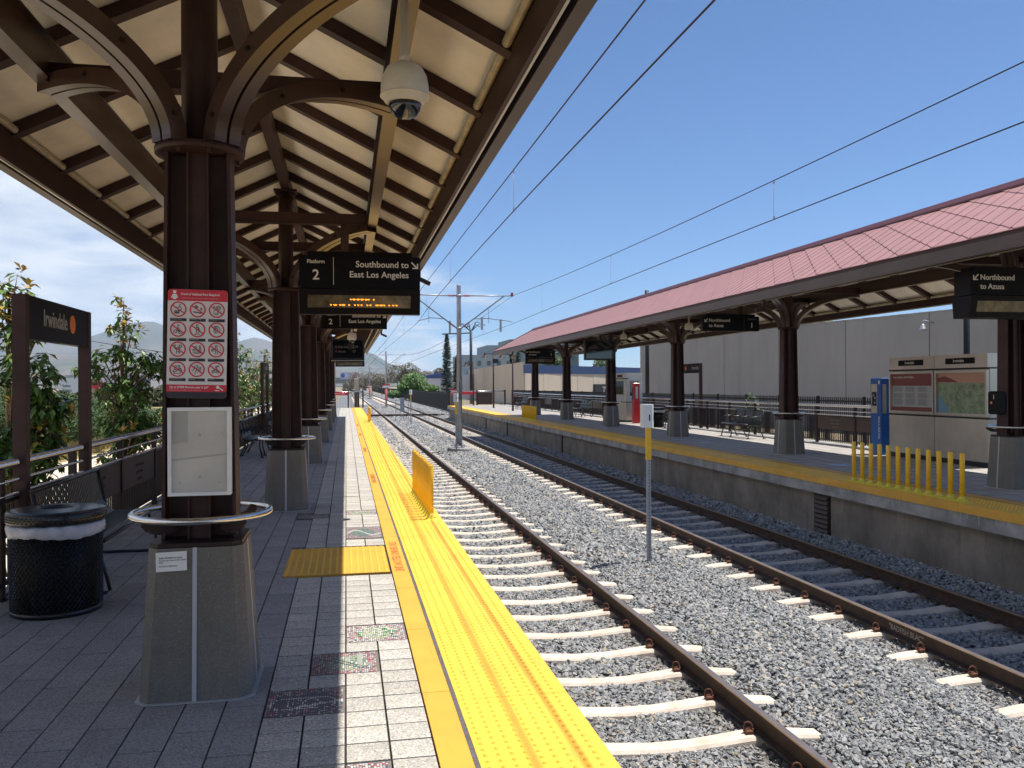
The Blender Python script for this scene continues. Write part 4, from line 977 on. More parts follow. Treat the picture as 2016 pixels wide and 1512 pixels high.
# ============================================================ BENCHES
def bench_proto(label, slim=False):
    """steel strap bench, 1.83 m long, seat towards +X, centred on the origin"""
    t = thing('steel_bench', label, 'bench'); Lh = .915
    prof = [(.25, .43), (.20, .452), (.05, .437), (-.10, .430), (-.17, .46), (-.205, .55), (-.235, .68), (-.262, .82)]
    def strip(y, wd, name, par, pr=prof):
        m_ = MB(); vs = []
        for i, (x, z) in enumerate(pr): vs += [(x, y - wd / 2, z), (x, y + wd / 2, z), (x - .004, y + wd / 2, z - .008), (x - .004, y - wd / 2, z - .008)]
        fs = []
        for i in range(len(pr) - 1):
            for k in range(4): l = (k + 1) % 4; fs.append((i * 4 + k, i * 4 + l, i * 4 + 4 + l, i * 4 + 4 + k))
        fs += [(0, 1, 2, 3), tuple((len(pr) - 1) * 4 + k for k in (3, 2, 1, 0))]; m_.add(vs, fs); return m_
    st = strip(0, .026, 'slat', t).mesh('slat', M['black'])
    n = 38
    for k in range(n): inst('slat', st, t, (0, -Lh + .035 + k * (2 * Lh - .07) / (n - 1), 0))
    m_ = MB(); m_.tube([(-.268, -Lh, .835), (-.268, Lh, .835)], .020, 8); m_.build('top_rail', M['black'], t)
    m_ = MB(); m_.tube([(.262, -Lh, .425), (.262, Lh, .425)], .018, 8); m_.build('front_rail', M['black'], t)
    for y in ((-Lh, Lh) if slim else (-Lh, -Lh + .61, Lh - .61, Lh)):
        m_ = MB(); m_.tube([(.25, y, .42), (-.12, y, .405), (-.19, y, .47), (-.262, y, .83)], .017, 6); m_.build('side_frame', M['black'], t)
    for y in ((-Lh, Lh) if slim else (-Lh, -.25, Lh)):
        if slim:
            m_ = MB(); m_.tube([(.20, y, .41), (.27, y, .20), (.31, y, .03), (.28, y, .012), (-.20, y, .012), (-.26, y, .03), (-.20, y, .2), (-.12, y, .41)], .015, 8); m_.build('leg', M['black'], t)
        else:
            m_ = MB(); m_.tube([(.21, y, .41), (.20, y, .25), (.26, y, .02)], .018, 6); m_.tube([(-.12, y, .41), (-.14, y, .25), (-.26, y, .02)], .018, 6); m_.cbox(.265, y, .008, .09, .05, .016); m_.cbox(-.265, y, .008, .09, .05, .016); m_.build('leg', M['black'], t)
            
    if not slim:
        for y in (-Lh, -Lh + .61, Lh - .61, Lh):
            m_ = MB(); m_.tube([(-.225, y, .63), (-.05, y, .655), (.17, y, .64), (.235, y, .60), (.225, y, .53), (.25, y, .44)], .014, 6); m_.build('armrest', M['black'], t)
    return t
b0 = bench_proto('black slatted bench against the railing behind the nearest bin', True); b0.location = (-2.17, 8.30, 0)
b0['group'] = 'slatted benches on the platforms'
b1 = bench_proto('black bench with armrests on the near platform, beyond the first column'); b1.location = (-2.17, 21.6, 0); b1['group'] = 'slatted benches on the platforms'
b2 = copy_tree(b1, (-2.17, 28.6, 0), 'more distant black bench on the near platform, half hidden by the second column')
for (x, y), lab in zip([(11.95, 24.75), (11.95, 30.4), (11.95, 43.2), (11.8, 57.9)], ['black armrest bench on the far platform between the small numbered post and the second column', 'black bench mostly behind the column near the red pylon', 'black bench on the far platform left of the ticket machine column', 'sunlit black bench near the lamp posts at the end of the far platform']):
    copy_tree(b1, (x, y, 0), lab, R(180))

# ============================================================ BINS
def bin_proto(label, bag=True):
    t = thing('litter_bin', label, 'bin')
    # expanded metal mesh: diamond strands round the drum
    m_ = MB(); n = 56; rows = 26; r = .322; z0, z1 = .03, .60
    for k in range(n):
        for j in range(rows):
            for s in (-1, 1):
                a0 = 2 * math.pi * (k) / n; a1 = 2 * math.pi * (k + s * .5) / n; za = z0 + (z1 - z0) * j / rows; zb_ = z0 + (z1 - z0) * (j + 1) / rows
                if j % 2: a0, a1 = 2 * math.pi * (k + s * .5) / n, a0
                p0 = Vector((r * math.cos(a0), r * math.sin(a0), za)); p1 = Vector((r * math.cos(a1), r * math.sin(a1), zb_))
                d = (p1 - p0).normalized(); nrm = Vector((math.cos(a0), math.sin(a0), 0)); sd_ = d.cross(nrm).normalized() * .0042
                m_.add([p0 - sd_, p0 + sd_, p1 + sd_, p1 - sd_, p0 + nrm * .006, p1 + nrm * .006], [(0, 3, 5, 4), (4, 5, 2, 1), (0, 1, 2, 3)])
    m_.build('mesh_drum', M['black'], t, kind='stuff', fix=False)
    m_ = MB(); m_.lathe([(.285, .02), (.29, .60)], n=40); m_.build('liner', M['blackm'], t)
    m_ = MB(); m_.lathe([(.325, 0), (.328, .035), (.318, .04)], n=40); m_.build('base_ring', M['black'], t)
    if bag:
        m_ = MB(); n = 72; prof = [(.30, .66), (.338, .655), (.345, .63), (.342, .60), (.336, .572), (.318, .565)]; vs = []
        for i, (r_, z) in enumerate(prof):
            for k in range(n):
                a = 2 * math.pi * k / n; w_ = .006 * math.sin(11 * a + i) + .005 * math.sin(23 * a + 2 * i); vs.append(((r_ + w_) * math.cos(a), (r_ + w_) * math.sin(a), z + .010 * math.sin(3 * a + 1) * (i > 2) + .004 * math.sin(17 * a)))
        m_.add(vs, [(i * n + k, i * n + (k + 1) % n, (i + 1) * n + (k + 1) % n, (i + 1) * n + k) for i in range(len(prof) - 1) for k in range(n)], True); m_.build('bin_bag', M['plastic'], t, fix=False)
    m_ = MB(); m_.lathe([(.345, .665), (.352, .675), (.352, .735), (.345, .745)], n=48); m_.build('lid_band', M['black'], t)
    m_ = MB(); n = 60
    for k in range(n):
        for j in range(3):
            a = 2 * math.pi * (k + .5 * (j % 2)) / n; c = Vector((.353 * math.cos(a), .353 * math.sin(a), .688 + j * .018)); m_.cbox(c.x, c.y, c.z, .012, .012, .007)
    m_.build('lid_mesh', M['black'], t, kind='stuff', fix=False)
    m_ = MB(); m_.lathe([(.352, .742), (.346, .750), (.30, .756), (.20, .762), (.134, .766), (.122, .764), (.120, .750), (.118, .60)], n=56); m_.build('lid', M['black'], t)
    return t
lb = bin_proto('black mesh litter bin with a pale bag rim beside the nearest column'); lb.location = (-2.12, 6.95, 0); lb.scale = (.95, .95, 1.0); lb['group'] = 'mesh litter bins'
copy_tree(lb, (11.7, 31.6, 0), 'black litter bin behind the small numbered post on the far platform')

# ============================================================ FLEXIBLE POSTS
def posts(name, label, x, y0, y1, n=12, grp='rows of yellow posts'):
    """one bolted-down base strip with its posts"""
    t = thing(name, label, 'barrier', (x, y0, .005), 0, grp); Ln = y1 - y0
    m_ = MB(); w_ = .075; m_.add([(-w_, -.16, 0), (w_, -.16, 0), (w_, Ln + .16, 0), (-w_, Ln + .16, 0), (-w_ * .55, -.10, .018), (w_ * .55, -.10, .018), (w_ * .55, Ln + .10, .018), (-w_ * .55, Ln + .10, .018)], [(0, 3, 2, 1), (4, 5, 6, 7), (0, 1, 5, 4), (1, 2, 6, 5), (2, 3, 7, 6), (3, 0, 4, 7)]); m_.build('base_strip', M['yellowbase'], t)
    m_ = MB(); m_.lathe([(.034, .06), (.034, .655), (.030, .663), (.012, .666)], n=16); m_.lathe([(.036, .14), (.0365, .143), (.036, .146)], n=16); PM_ = m_.mesh('flexible_post', M['yellowpost'])
    m_ = MB(); m_.lathe([(.058, .014), (.055, .03), (.040, .045), (.036, .075)], n=12)
    for k in range(4): m_.cbox(.05 * math.cos(R(45 + 90 * k)), .05 * math.sin(R(45 + 90 * k)), .028, .02, .02, .02)
    FM = m_.mesh('post_foot', M['yellowbase'])
    for k in range(n):
        y = Ln * k / (n - 1); p = inst('flexible_post', PM_, t, (0, y, 0)); p.rotation_euler = (random.uniform(-.012, .012), random.uniform(-.012, .012), 0); inst('post_foot', FM, t, (0, y, 0))
posts('post_barrier', 'row of yellow flexible posts on the near platform tactile strip, close to the camera', 1.015, 10.62, 13.2)
posts('post_barrier', 'lone looking distant row of yellow posts on the near platform edge', 1.04, 38.8, 41.4)
posts('post_barrier', 'row of twelve separate yellow posts on the far platform beside the map case', 8.345, 10.54, 13.12)
posts('post_barrier', 'tightly overlapping row of yellow posts at the far end of the far platform', 8.50, 38.5, 41.6)

# ============================================================ FAR PLATFORM FURNITURE
t = thing('information_case', 'double stainless information case with notice and map, Irwindale plates above', 'display case', (12.08, 16.07, 0))
H2 = 1.53
MB().box(.02, .34, -H2, H2, .0, .10).build('plinth', M['blackm'], t)
for s in (-1, 1):
    a, b = (-H2, -.006) if s < 0 else (.006, H2)
    MB().box(0, .36, a, b, .10, .93).build('lower_panel', M['ssm'], t)
    MB().box(0, .36, a, b, 1.94, 2.21).build('header_panel', M['ssm'], t)
    m_ = MB(); c = (a + b) / 2; w_ = (b - a) / 2 - .06
    m_.box(.05, .34, a, b, .96, 1.91)
    cs = m_.build('case_body', M['ssm'], t)
    m_ = MB()
    for q in ((c - w_ - .05, c - w_, .98, 1.89), (c + w_, c + w_ + .05, .98, 1.89), (c - w_, c + w_, 1.84, 1.89), (c - w_, c + w_, .98, 1.03)): m_.box(-.015, .05, q[0], q[1], q[2], q[3])
    m_.build('case_frame', M['ssm'], cs)
    MB().box(-.006, .0, c - .42, c + .42, 2.02, 2.14).build('name_plate', M['sign'], t)
    text('Irwindale', .085, (-.008, c + .19, 2.055), SIDE_R, M['letter'], t)
    if s > 0:   # the notice (further from the camera)
        MB().box(.040, .049, c - w_, c + w_, 1.03, 1.84).build('notice', M['poster2'], cs)
        MB().box(.037, .040, c - w_, c + w_, 1.58, 1.84).build('notice_head', M['poster1'], cs); MB().box(.037, .040, c - w_, c + w_, 1.03, 1.12).build('notice_foot', M['poster1'], cs)
        text('Metro Notice of Civil Rights', .062, (.034, c + w_ - .04, 1.75), SIDE_R, M['letter'], cs)
        m_ = MB(); rnd = random.Random(4)
        for cc in range(3):
            for r_ in range(26):
                if r_ in (7, 8, 16): continue
                y1_ = c + w_ - .05 - cc * .42; m_.quad((.0385, y1_, 1.55 - r_ * .0155), (.0385, y1_ - rnd.uniform(.26, .36), 1.55 - r_ * .0155), (.0385, y1_ - rnd.uniform(.26, .36), 1.556 - r_ * .0155), (.0385, y1_, 1.556 - r_ * .0155))
        m_.build('small_print', M['dull'], cs, kind='stuff', fix=False)
        m_ = MB(); m_.build
    else:
        MB().box(.040, .049, c - w_, c + w_, 1.03, 1.84).build('map_sheet', M['poster3'], cs)
        MB().box(.037, .040, c - w_, c + w_, 1.64, 1.84).build('map_sky', M['poster5'], cs)
        MB().prism([(c + w_, 1.03), (c + w_, 1.42), (c + w_ - .12, 1.30), (c + w_ - .30, 1.14), (c + w_ - .30, 1.03)], .0375, .040, 'x').build('map_sea', M['poster4'], cs)
        MB().prism([(c + w_, 1.66), (c + w_, 1.74), (c + w_ - .2, 1.78), (c + w_ - .42, 1.72), (c + w_ - .6, 1.65)], .034, .037, 'x').build('map_hill', M['poster1'], cs)
        m_ = MB(); rnd = random.Random(5)
        for k in range(60): y_ = rnd.uniform(c - w_ + .02, c - .18); z_ = rnd.uniform(1.1, 1.6); m_.quad((.036, y_, z_), (.036, y_ - .07, z_), (.036, y_ - .07, z_ + .006), (.036, y_, z_ + .006))
        for k in range(40): y_ = rnd.uniform(c - .2, c + w_ - .3); z_ = rnd.uniform(1.1, 1.6); m_.bar((.036, y_, z_), (.036, y_ + rnd.uniform(-.15, .15), z_ + rnd.uniform(-.12, .12)), .004, .002, (1, 0, 0))
        m_.build('map_lines', M['dull'], cs, kind='stuff', fix=False)
for z in (.945, 1.925): MB().box(-.004, .35, -H2, H2, z - .015, z + .015).build('shadow_gap', M['blackm'], t)
t = thing('information_pylon', 'slim blue information pylon left of the map case', 'pylon', (12.0, 17.98, 0))
MB().bevbox(0, .20, -.20, .20, 0, 1.76, .01).build('pylon_body', M['blue'], t)
MB().box(.03, .13, -.206, -.2, .95, 1.62).build('intercom_plate', M['ssm'], t)
MB().box(-.006, 0, -.05, .17, .95, 1.62).build('intercom_plate', M['ssm'], t)
m_ = MB(); m_.box(-.010, -.006, -.03, .14, 1.12, 1.44); pn_ = m_.build('black_plate', M['blackm'], t)
m_ = MB(); m_.disc((-.012, .08, 1.36), .03, 12, 'x', .016); m_.disc((-.012, .02, 1.30), .025, 12, 'x'); m_.disc((-.012, .03, 1.19), .022, 12, 'x'); m_.build('intercom_button', M['strip'], pn_, fix=False)
m_ = MB(); m_.prism([(-.16, 1.64), (-.16, 1.70), (-.10, 1.70), (-.10, 1.64), (-.13, 1.61)], -.008, -.0055, 'x'); m_.build('shield_symbol', M['white'], t)
text('Metro Rail Info', .085, (-.009, -.10, .88), (R(90), R(90), R(-90)), M['white'], t); 
t = thing('ticket_machine', 'grey metal ticket machine cabinet behind the red pylon', 'ticket machine', (11.95, 36.8, 0))
MB().box(0, .75, -.85, .85, .08, 2.15).build('cabinet', M['ssm'], t); MB().box(.03, .72, -.82, .82, 0, .08).build('plinth', M['blackm'], t)
MB().box(-.05, .1, -.88, .88, 1.88, 1.92).build('visor', M['steel2'], t); MB().box(-.01, .0, -.5, .5, 1.2, 1.8).build('screen', M['glassd'], t); MB().box(-.01, 0, -.5, .5, .95, 1.17).build('keypad_plate', M['strip'], t)
MB().box(-.01, 0, -.35, .35, 1.96, 2.08).build('name_plate', M['sign'], t); MB().box(-.012, .76, -.86, .86, .86, .89).build('shadow_gap', M['blackm'], t)
MB().box(.18, .6, -.856, -.85, 1.15, 1.80).build('side_screen', M['glassd'], t)
t = thing('help_pylon', 'tall narrow red pylon beside the ticket machine', 'pylon', (12.05, 34.95, 0))
MB().bevbox(-.13, .13, -.13, .13, 0, 1.70, .015).build('pylon_body', M['redpole'], t); MB().box(-.136, -.13, -.07, .07, 1.0, 1.5).build('speaker_plate', M['blackm'], t); MB().box(-.05, .05, -.136, -.13, 1.05, 1.55).build('speaker_plate', M['ssm'], t)
m_ = MB(); m_.lathe([(.06, 1.70), (.06, 1.715), (.03, 1.73)], n=12); m_.build('beacon', M['white'], t)
t = thing('card_reader', 'small dark card reader box numbered 1 on the rightmost far column', 'card reader', (RX - .30, RYS[0] - .02, 1.33))
MB().bevbox(-.05, .05, -.12, .12, -.18, .18, .02).build('reader_body', M['sign'], t); text('1', .09, (-.052, .02, .06), SIDE_R, M['letter'], t); MB().disc((-.052, .05, .0), .022, 12, 'x').build('orange_dot', M['orange'], t, fix=False)

# ============================================================ TRACKSIDE POSTS
def num_post(label, x, y, z0, zt, s=1.):
    t = thing('numbered_post', label, 'sign post', (x, y, z0), 0, 'numbered trackside posts'); h = zt - z0
    m_ = MB(); m_.box(-.030, .030, -.030, .030, 0, h - .36); m_.build('post', M['galv'], t)
    m_ = MB()
    for k in range(int((h - .9) / .05)):
        z = .1 + k * .05; m_.cbox(0, -.031, z, .012, .002, .018); m_.cbox(.031, 0, z, .002, .012, .018)
    m_.build('punched_hole', M['blackm'], t, kind='stuff', fix=False)
    m_ = MB(); m_.box(-.036, .036, -.036, .036, h - .86, h - .36); m_.build('yellow_sleeve', M['yellowpost'], t)
    m_ = MB(); m_.prism([(-.095, -.07), (.045, -.07), (.095, .02), (.095, .10), (-.095, .10)], h - .36, h, 'z'); m_.build('sign_box', M['white'], t)
    text('1', .13, (-.035, -.0715, h - .25), FRONT, M['caption'], t, bold=.03)
    text('1', .13, (.066, -.031, h - .25), (R(90), 0, R(61)), M['caption'], t, bold=.02)
    return t
num_post('short galvanised post numbered 1 with yellow sleeve, nearest in the ballast', 4.62, 12.82, -1.14, 1.335)
num_post('distant numbered post left of the catenary mast by the equipment box', 4.50, 61.6, -1.12, 1.37)
num_post('numbered post right against the nearest catenary mast', 4.42, 35.2, -1.12, 1.33)
t = thing('equipment_box', 'grey equipment box on legs between the tracks beyond the platforms', 'equipment box', (4.3, 68.0, -1.12))
MB().box(-.16, .16, -.12, .12, .75, 1.78).build('box_body', M['galv'], t); MB().box(-.20, .20, -.15, .15, 1.78, 1.82).build('box_lid', M['strip'], t)
for sx in (-1, 1):
    m_ = MB(); m_.tube([(sx * .5, 0, 0), (sx * .5, 0, 1.65), (sx * .46, 0, 1.7), (sx * .2, 0, 1.7)], .022, 8); m_.build('guard_pipe', M['galv'], t)
    MB().box(sx * .1 - .02, sx * .1 + .02, -.02, .02, 0, .75).build('leg', M['galv'], t)
t = thing('cable_trough', 'dark cable trough lying across both tracks beyond the platforms', 'cable trough', (0, 77.5, -1.05)); m_ = MB(); m_.box(1.25, 8.7, -.16, .16, 0, .16); m_.build('trough_body', M['rail'], t)
for x in (8.2, 8.9): m_ = MB(); m_.bar((x, -.6, .1), (x + .1, .7, .1), .25, .1); m_.build('end_ramp', M['conclip'], t)

# ============================================================ CATENARY MASTS AND WIRES
def mast(label, x, y, arms=True, sign=False, top=5.85, lz=4.05):
    t = thing('catenary_mast', label, 'mast', (x, y, -1.12), 0, 'catenary masts between the tracks')
    o = 1.12
    m_ = MB(); m_.lathe([(.52, -.1), (.52, .13), (.50, .16)], n=32); m_.build('concrete_footing', M['conclip'], t)
    m_ = MB(); m_.lathe([(.122, .26), (.092, top + o), (.088, top + o + .02)], n=20); m_.cbox(0, 0, .245, .42, .42, .03); m_.build('mast_tube', M['galv'], t)
    m_ = MB()
    for k in range(6):
        a = R(60 * k); m_.tube([(.2 * math.cos(a), .2 * math.sin(a), .14), (.2 * math.cos(a), .2 * math.sin(a), .30)], .018, 6)
    m_.build('anchor_bolt', M['galv'], t)
    m_ = MB(); m_.box(-.06, .06, -.128, -.115, .50, .82); m_.build('hand_hole', M['galv'], t)
    for s in (-1, 1):
        m_ = MB(); xt = s * 2.35
        m_.tube([(s * .09, 0, 5.42 + o), (xt, 0, 5.45 + o)], .027, 8)
        m_.tube([(s * .09, 0, lz + o), (s * 1.93, 0, 5.42 + o)], .027, 8)
        ar = m_.build('cantilever_arm', M['galv'], t)
        m_ = MB(); m_.lathe([(.045, 0), (.03, .03), (.045, .06), (.03, .09), (.045, .12)], n=10)
        m_ = MB()
        for k in range(5):
            q = .22 + k * .05; m_.tube([(s * q, 0, 5.42 + o), (s * (q + .02), 0, 5.42 + o)], .048, 8)
            q2 = .20 + k * .05; zz_ = lz + o + (5.42 - lz) * (q2 - .09) / 1.84; m_.tube([(s * q2, 0, zz_), (s * (q2 + .015), 0, zz_ + .012)], .046, 8)
        m_.build('insulator', M['redpole'], ar)
        m_ = MB(); m_.tube([(s * .62, 0, lz + o + .40), (s * 1.2, 0, lz + o + .43), (s * 1.72 if s < 0 else s * 2.28, 0, lz + o + .30)], .016, 6); m_.tube([(s * 1.25, 0, 4.95 + o), (s * 1.27, 0, 4.6 + o), (s * 1.26, 0, 4.27 + o)], .01, 6); m_.build('steady_arm', M['galv'], ar)
        m_ = MB(); m_.cbox(s * 2.28, 0, 5.52 + o, .09, .09, .12); m_.build('wire_clamp', M['redpole'], ar)
    m_ = MB(); m_.lathe([(.125, lz + o - .05), (.125, lz + o + .05)], n=16); m_.lathe([(.118, 5.37 + o), (.118, 5.47 + o)], n=16); m_.build('clamp_band', M['galv'], t)
    if sign:
        m_ = MB(); m_.lathe([(.16, 1.0), (.16, 2.35)], n=16); sl_ = m_.build('striped_sleeve', M['redwhite'], t)
        m_ = MB()
        for k in range(5): m_.bar((-.13, -.163, 1.15 + k * .24), (.13, -.163, 1.33 + k * .24), .06, .004, (0, 1, 0))
        m_.build('white_stripe', M['white'], sl_)
        m_ = MB(); m_.box(-.42, .42, -.19, -.17, 2.55, 2.95); sg = m_.build('warning_plate', M['white'], t); MB().box(-.42, .42, -.194, -.19, 2.80, 2.95).build('red_band', M['redwhite'], sg)
    return t
mast('tall galvanised catenary mast nearest the camera, between the tracks', 4.675, 36.1)
for i_, c_ in enumerate('1533420'): text(c_, .12, (.0, -.122, 2.80 - i_ * .105), FRONT, M['caption'], bpy.data.objects['catenary_mast'], align='CENTER', bold=.03)
mast('second catenary mast with a red striped sleeve, by the equipment box', 4.80, 106.5, sign=True); mast('third catenary mast with a red striped sleeve, smaller and further', 5.0, 190, sign=True)
mast('fourth catenary mast along the tracks, thin and distant', 4.9, 262); mast('fifth catenary mast, close to the vanishing point', 4.9, 340); mast('most distant catenary mast at the vanishing point', 4.9, 430)
SP = [(-20, 8, 0), (36.1, 0, 0)]
masts_y = [-20, 36.1, 106.5, 190, 262, 340, 430]
for nm, x0, x1 in (('near', 2.47, 2.93), ('far', 6.69, 6.98)):
    t = thing('overhead_wires', ('pair of overhead wires above the %s track' % ('left' if nm == 'near' else 'right')) + ', held by thin droppers', 'overhead wires', (0, 0, 0))
    mp = []; cp = []
    def wx(y):
        for a, b in zip(masts_y, masts_y[1:]):
            if a <= y <= b: u = (y - a) / (b - a); q = abs(2 * u - 1) ** 2; return x0 + (x1 - x0) * q if a < 30 else x1 - (x1 - x0) * (1 - abs(2 * u - 1)) * .5
    def wz(y):
        for a, b in zip(masts_y, masts_y[1:]):
            if a <= y <= b: u = (y - a) / (b - a); return 5.46 - (.60 if a < 30 else .72) * (1 - (2 * u - 1) ** 2)
    y = -19.5
    while y < 429: mp.append((wx(y), y, wz(y))); cp.append((wx(y), y, 4.26)); y += 2.2 if y < 100 else 6
    m_ = MB(); m_.tube(mp, [.0085 if p[1] < 60 else .015 for p in mp], 6); m_.build('messenger_wire', M['wire'], t)
    m_ = MB(); m_.tube(cp, [.0085 if p[1] < 60 else .015 for p in cp], 6); m_.build('contact_wire', M['wire'], t)
    for y in (-6, 3.5, 12.7, 21.5, 30.0, 44, 53, 62, 72, 82, 92, 101, 115, 127, 139, 151, 163, 175):
        m_ = MB(); m_.tube([(wx(y), y, 4.26), (wx(y), y, wz(y))], .0035 if y < 60 else .007, 5); m_.cbox(wx(y), y, 4.285, .018, .03, .05); m_.cbox(wx(y), y, wz(y) - .03, .018, .03, .05); m_.build('dropper', M['galv'], t)

# chalk words on the far track rail
rl = [o for o in bpy.data.objects if o.name.startswith('rail.') or o.name == 'rail']
text('"BADFISH BLAC"', .085, (6.685 - .7525 - .0105, 8.66, TOR - .11), SIDE_R, M['chalk'], rl[2], 'chalk_words', ext=.0003, sx=.95)

# ============================================================ END OF THE PLATFORMS
t = thing('end_gate_railing', 'grey picket gate railing closing the end of the near platform', 'railing', (0, 66.55, 0), 0, 'railings closing the platform ends')
m_ = MB(); m_.tube([(-2.65, 0, 1.2), (1.3, 0, 1.2)], .035, 8); m_.build('handrail', M['ss'], t)
pk = MB()
for k in range(34): x = -2.6 + k * .115; pk.box(x - .012, x + .012, -.01, .01, 0, 1.18)
pk.build('pickets', M['galv'], t, kind='stuff', fix=False)
for x in (-2.6, -1.0, .15, 1.25): MB().box(x - .05, x + .05, -.05, .05, 0, 1.25).build('rail_post', M['steel2'], t)
pl_ = MB().box(-1.3, .1, -.08, -.05, .95, 1.22).build('red_plate', M['signred'], t)
text('EMERGENCY EXIT ONLY', .10, (-1.2, -.085, 1.04), FRONT, M['white'], t)
t = thing('end_pillar', 'dark pillar with a pale top box at the end of the near platform', 'pillar', (.80, 67.6, 0)); MB().box(-.20, .20, -.2, .2, 0, 1.15).build('pillar_body', M['steel2'], t); MB().bevbox(-.17, .17, -.17, .17, 1.15, 2.25, .02).build('pale_box', M['tan'], t)
t = thing('utility_cabinet', 'tall dark grey cabinet past the end of the near platform', 'cabinet', (-2.0, 72, -1)); MB().bevbox(-1.1, 1.15, -.6, .6, 0, 5.0, .03).build('cabinet_body', M['greywall'], t)
t = thing('end_gate_railing', 'railing with a slatted gate closing the end of the far platform', 'railing', (0, 70.6, 0), 0, 'railings closing the platform ends')
m_ = MB(); m_.tube([(8.3, 0, 1.16), (13.0, 0, 1.16)], .045, 8); m_.build('handrail', M['ss'], t)
pk = MB()
for k in range(40): x = 8.3 + k * .118; pk.box(x - .014, x + .014, -.01, .01, .05, 1.14)
pk.build('pickets', M['galv'], t, kind='stuff', fix=False)
for x in (8.3, 9.3, 10.6, 12.0, 12.95): MB().box(x - .06, x + .06, -.06, .06, 0, 1.25).build('rail_post', M['steel2'], t)
MB().box(9.35, 10.5, -.08, -.05, .90, 1.12).build('red_plate', M['signred'], t)
MB().box(10.65, 11.9, -.03, .0, .05, 1.05).build('solid_panel', M['brownpanel'], t)
t = thing('track_warning_sign', 'red warning board standing beside the far track at the platform end', 'sign', (9.05, 73, -1.1)); MB().box(-.04, .04, -.04, .04, 0, 1.95).build('post', M['galv'], t); MB().box(-.35, .35, -.06, -.03, 1.9, 2.46).build('red_board', M['signred'], t)
text('Emergency', .12, (-.31, -.065, 2.27), FRONT, M['white'], t); text('Exit', .12, (-.31, -.065, 2.1), FRONT, M['white'], t)

def lamp(label, x, y, h, heads):
    t = thing('platform_lamp', label, 'lamp post', (x, y, 0), 0, 'platform lamp posts')
    m_ = MB(); m_.lathe([(.07, 0), (.055, .5), (.05, h)], n=12); m_.build('lamp_pole', M['steel'], t)
    for s in heads:
        m_ = MB(); m_.tube([(0, 0, h - .12), (s * .62, 0, h - .12)], .018, 6); m_.build('lamp_arm', M['steel'], t)
        m_ = MB(); m_.lathe([(.02, -.06), (.05, -.10), (.07, -.20), (.13, -.30), (.25, -.38), (.255, -.40)], c=(s * .62, 0, h), n=20); m_.lathe([(.045, -.04), (.06, -.12), (.03, -.16)], c=(s * .62, 0, h), n=12); sh_ = m_.build('lamp_shade', M['steel'], t)
        m_ = MB(); m_.lathe([(.001, -.42), (.10, -.405), (.20, -.39), (.15, -.33)], c=(s * .62, 0, h), n=16); m_.build('reflector', M['ss'], sh_)
lamp('double headed platform lamp post with a small dark box, at the far platform end', 10.5, 61.8, 4.05, (-1, 1)); MB().box(-.05, .35, -.1, .1, 3.25, 3.55).build('dark_box', M['blackm'], bpy.data.objects['platform_lamp'])
lamp('single dark lamp pole nearest the canopy on the sunlit end of the far platform', 10.42, 54.0, 3.9, ())
lamp('lamp post with one bell shade, furthest left behind the far platform end', 10.2, 69.8, 3.6, (-1,))

# ============================================================ FENCES AND BUILDINGS
def picket_fence(name, label, p0, p1, z0, z1, step, post=2.4, wp=.012, dark='blackm'):
    t = thing(name, label, 'fence', (p0[0], p0[1], 0)); d = Vector((p1[0] - p0[0], p1[1] - p0[1], 0)); Ln = d.length; d.normalize()
    n = int(Ln / post)
    for z in (z1 - .12, z0 + .2):
        m_ = MB(); m_.bar((0, 0, z), d * Ln + Vector((0, 0, z)), .04, .05); m_.build('fence_rail', M[dark], t)
    m_ = MB(); m_.box(-.035, .035, -.035, .035, z0, z1 + .03); PO = m_.mesh('fence_post', M[dark])
    for k in range(min(n + 1, 200)): c = d * (k * Ln / n); inst('fence_post', PO, t, tuple(c))
    pk = MB(); s_ = 0
    while s_ < Ln:
        c = d * s_; pk.box(c.x - wp, c.x + wp, c.y - wp, c.y + wp, z0 + .05, z1); s_ += step * (1 if s_ < 90 else 2.5)
        if s_ > 90: wp = .03
    pk.build('fence_pickets', M[dark], t, kind='stuff', fix=False)
    return t
picket_fence('boundary_fence', 'black picket fence running along the right of the tracks to the vanishing point', (10.2, 78), (13.5, 470), -1.1, .92, .13, wp=.02)
MB().box(10.0, 10.35, 76, 300, -1.2, -1.02).build('fence_footing', M['conclip'], bpy.data.objects['boundary_fence']).location = (-10.2, -78, 0)
picket_fence('boundary_fence', 'black picket fence behind the far platform at the foot of the grey wall', (14.9, 8), (14.2, 74), -1.3, 1.22, .105, 2.4)
# grey tilt-up building
t = thing('warehouse', 'large grey windowless warehouse wall behind the far platform', 'warehouse', (0, 0, 0))
A_ = Vector((25.9, 73.9)); B_ = Vector((36.0, 17.0)); D_ = (B_ - A_); n = 9
nrm = Vector((D_.y, -D_.x)).normalized(); 
if nrm.x > 0: nrm = -nrm
for k in range(n):
    a = A_ + D_ * (k / n); b = A_ + D_ * ((k + 1) / n); g_ = D_.normalized() * .03
    a2, b2 = a + g_, b - g_; c2 = b2 - nrm * .25; d2 = a2 - nrm * .25
    m_ = MB(); m_.prism([tuple(a2), tuple(b2), tuple(c2), tuple(d2)], -1.3, 5.5); m_.build('wall_panel', M['greywall'], t)
m_ = MB(); q = nrm * -.1; m_.prism([tuple(A_ + q), tuple(B_ + q), tuple(B_ - nrm * 30), tuple(A_ - nrm * 30)], -1.3, 5.42); m_.build('inner_core', M['greywall'], t)
m_ = MB(); m_.prism([tuple(A_ + nrm * .03 - D_.normalized() * .03), tuple(B_ + nrm * .03), tuple(B_ - nrm * .3), tuple(A_ - nrm * .3)], 5.5, 5.56); m_.build('coping', M['conclip'], t)
pan_ = MB()
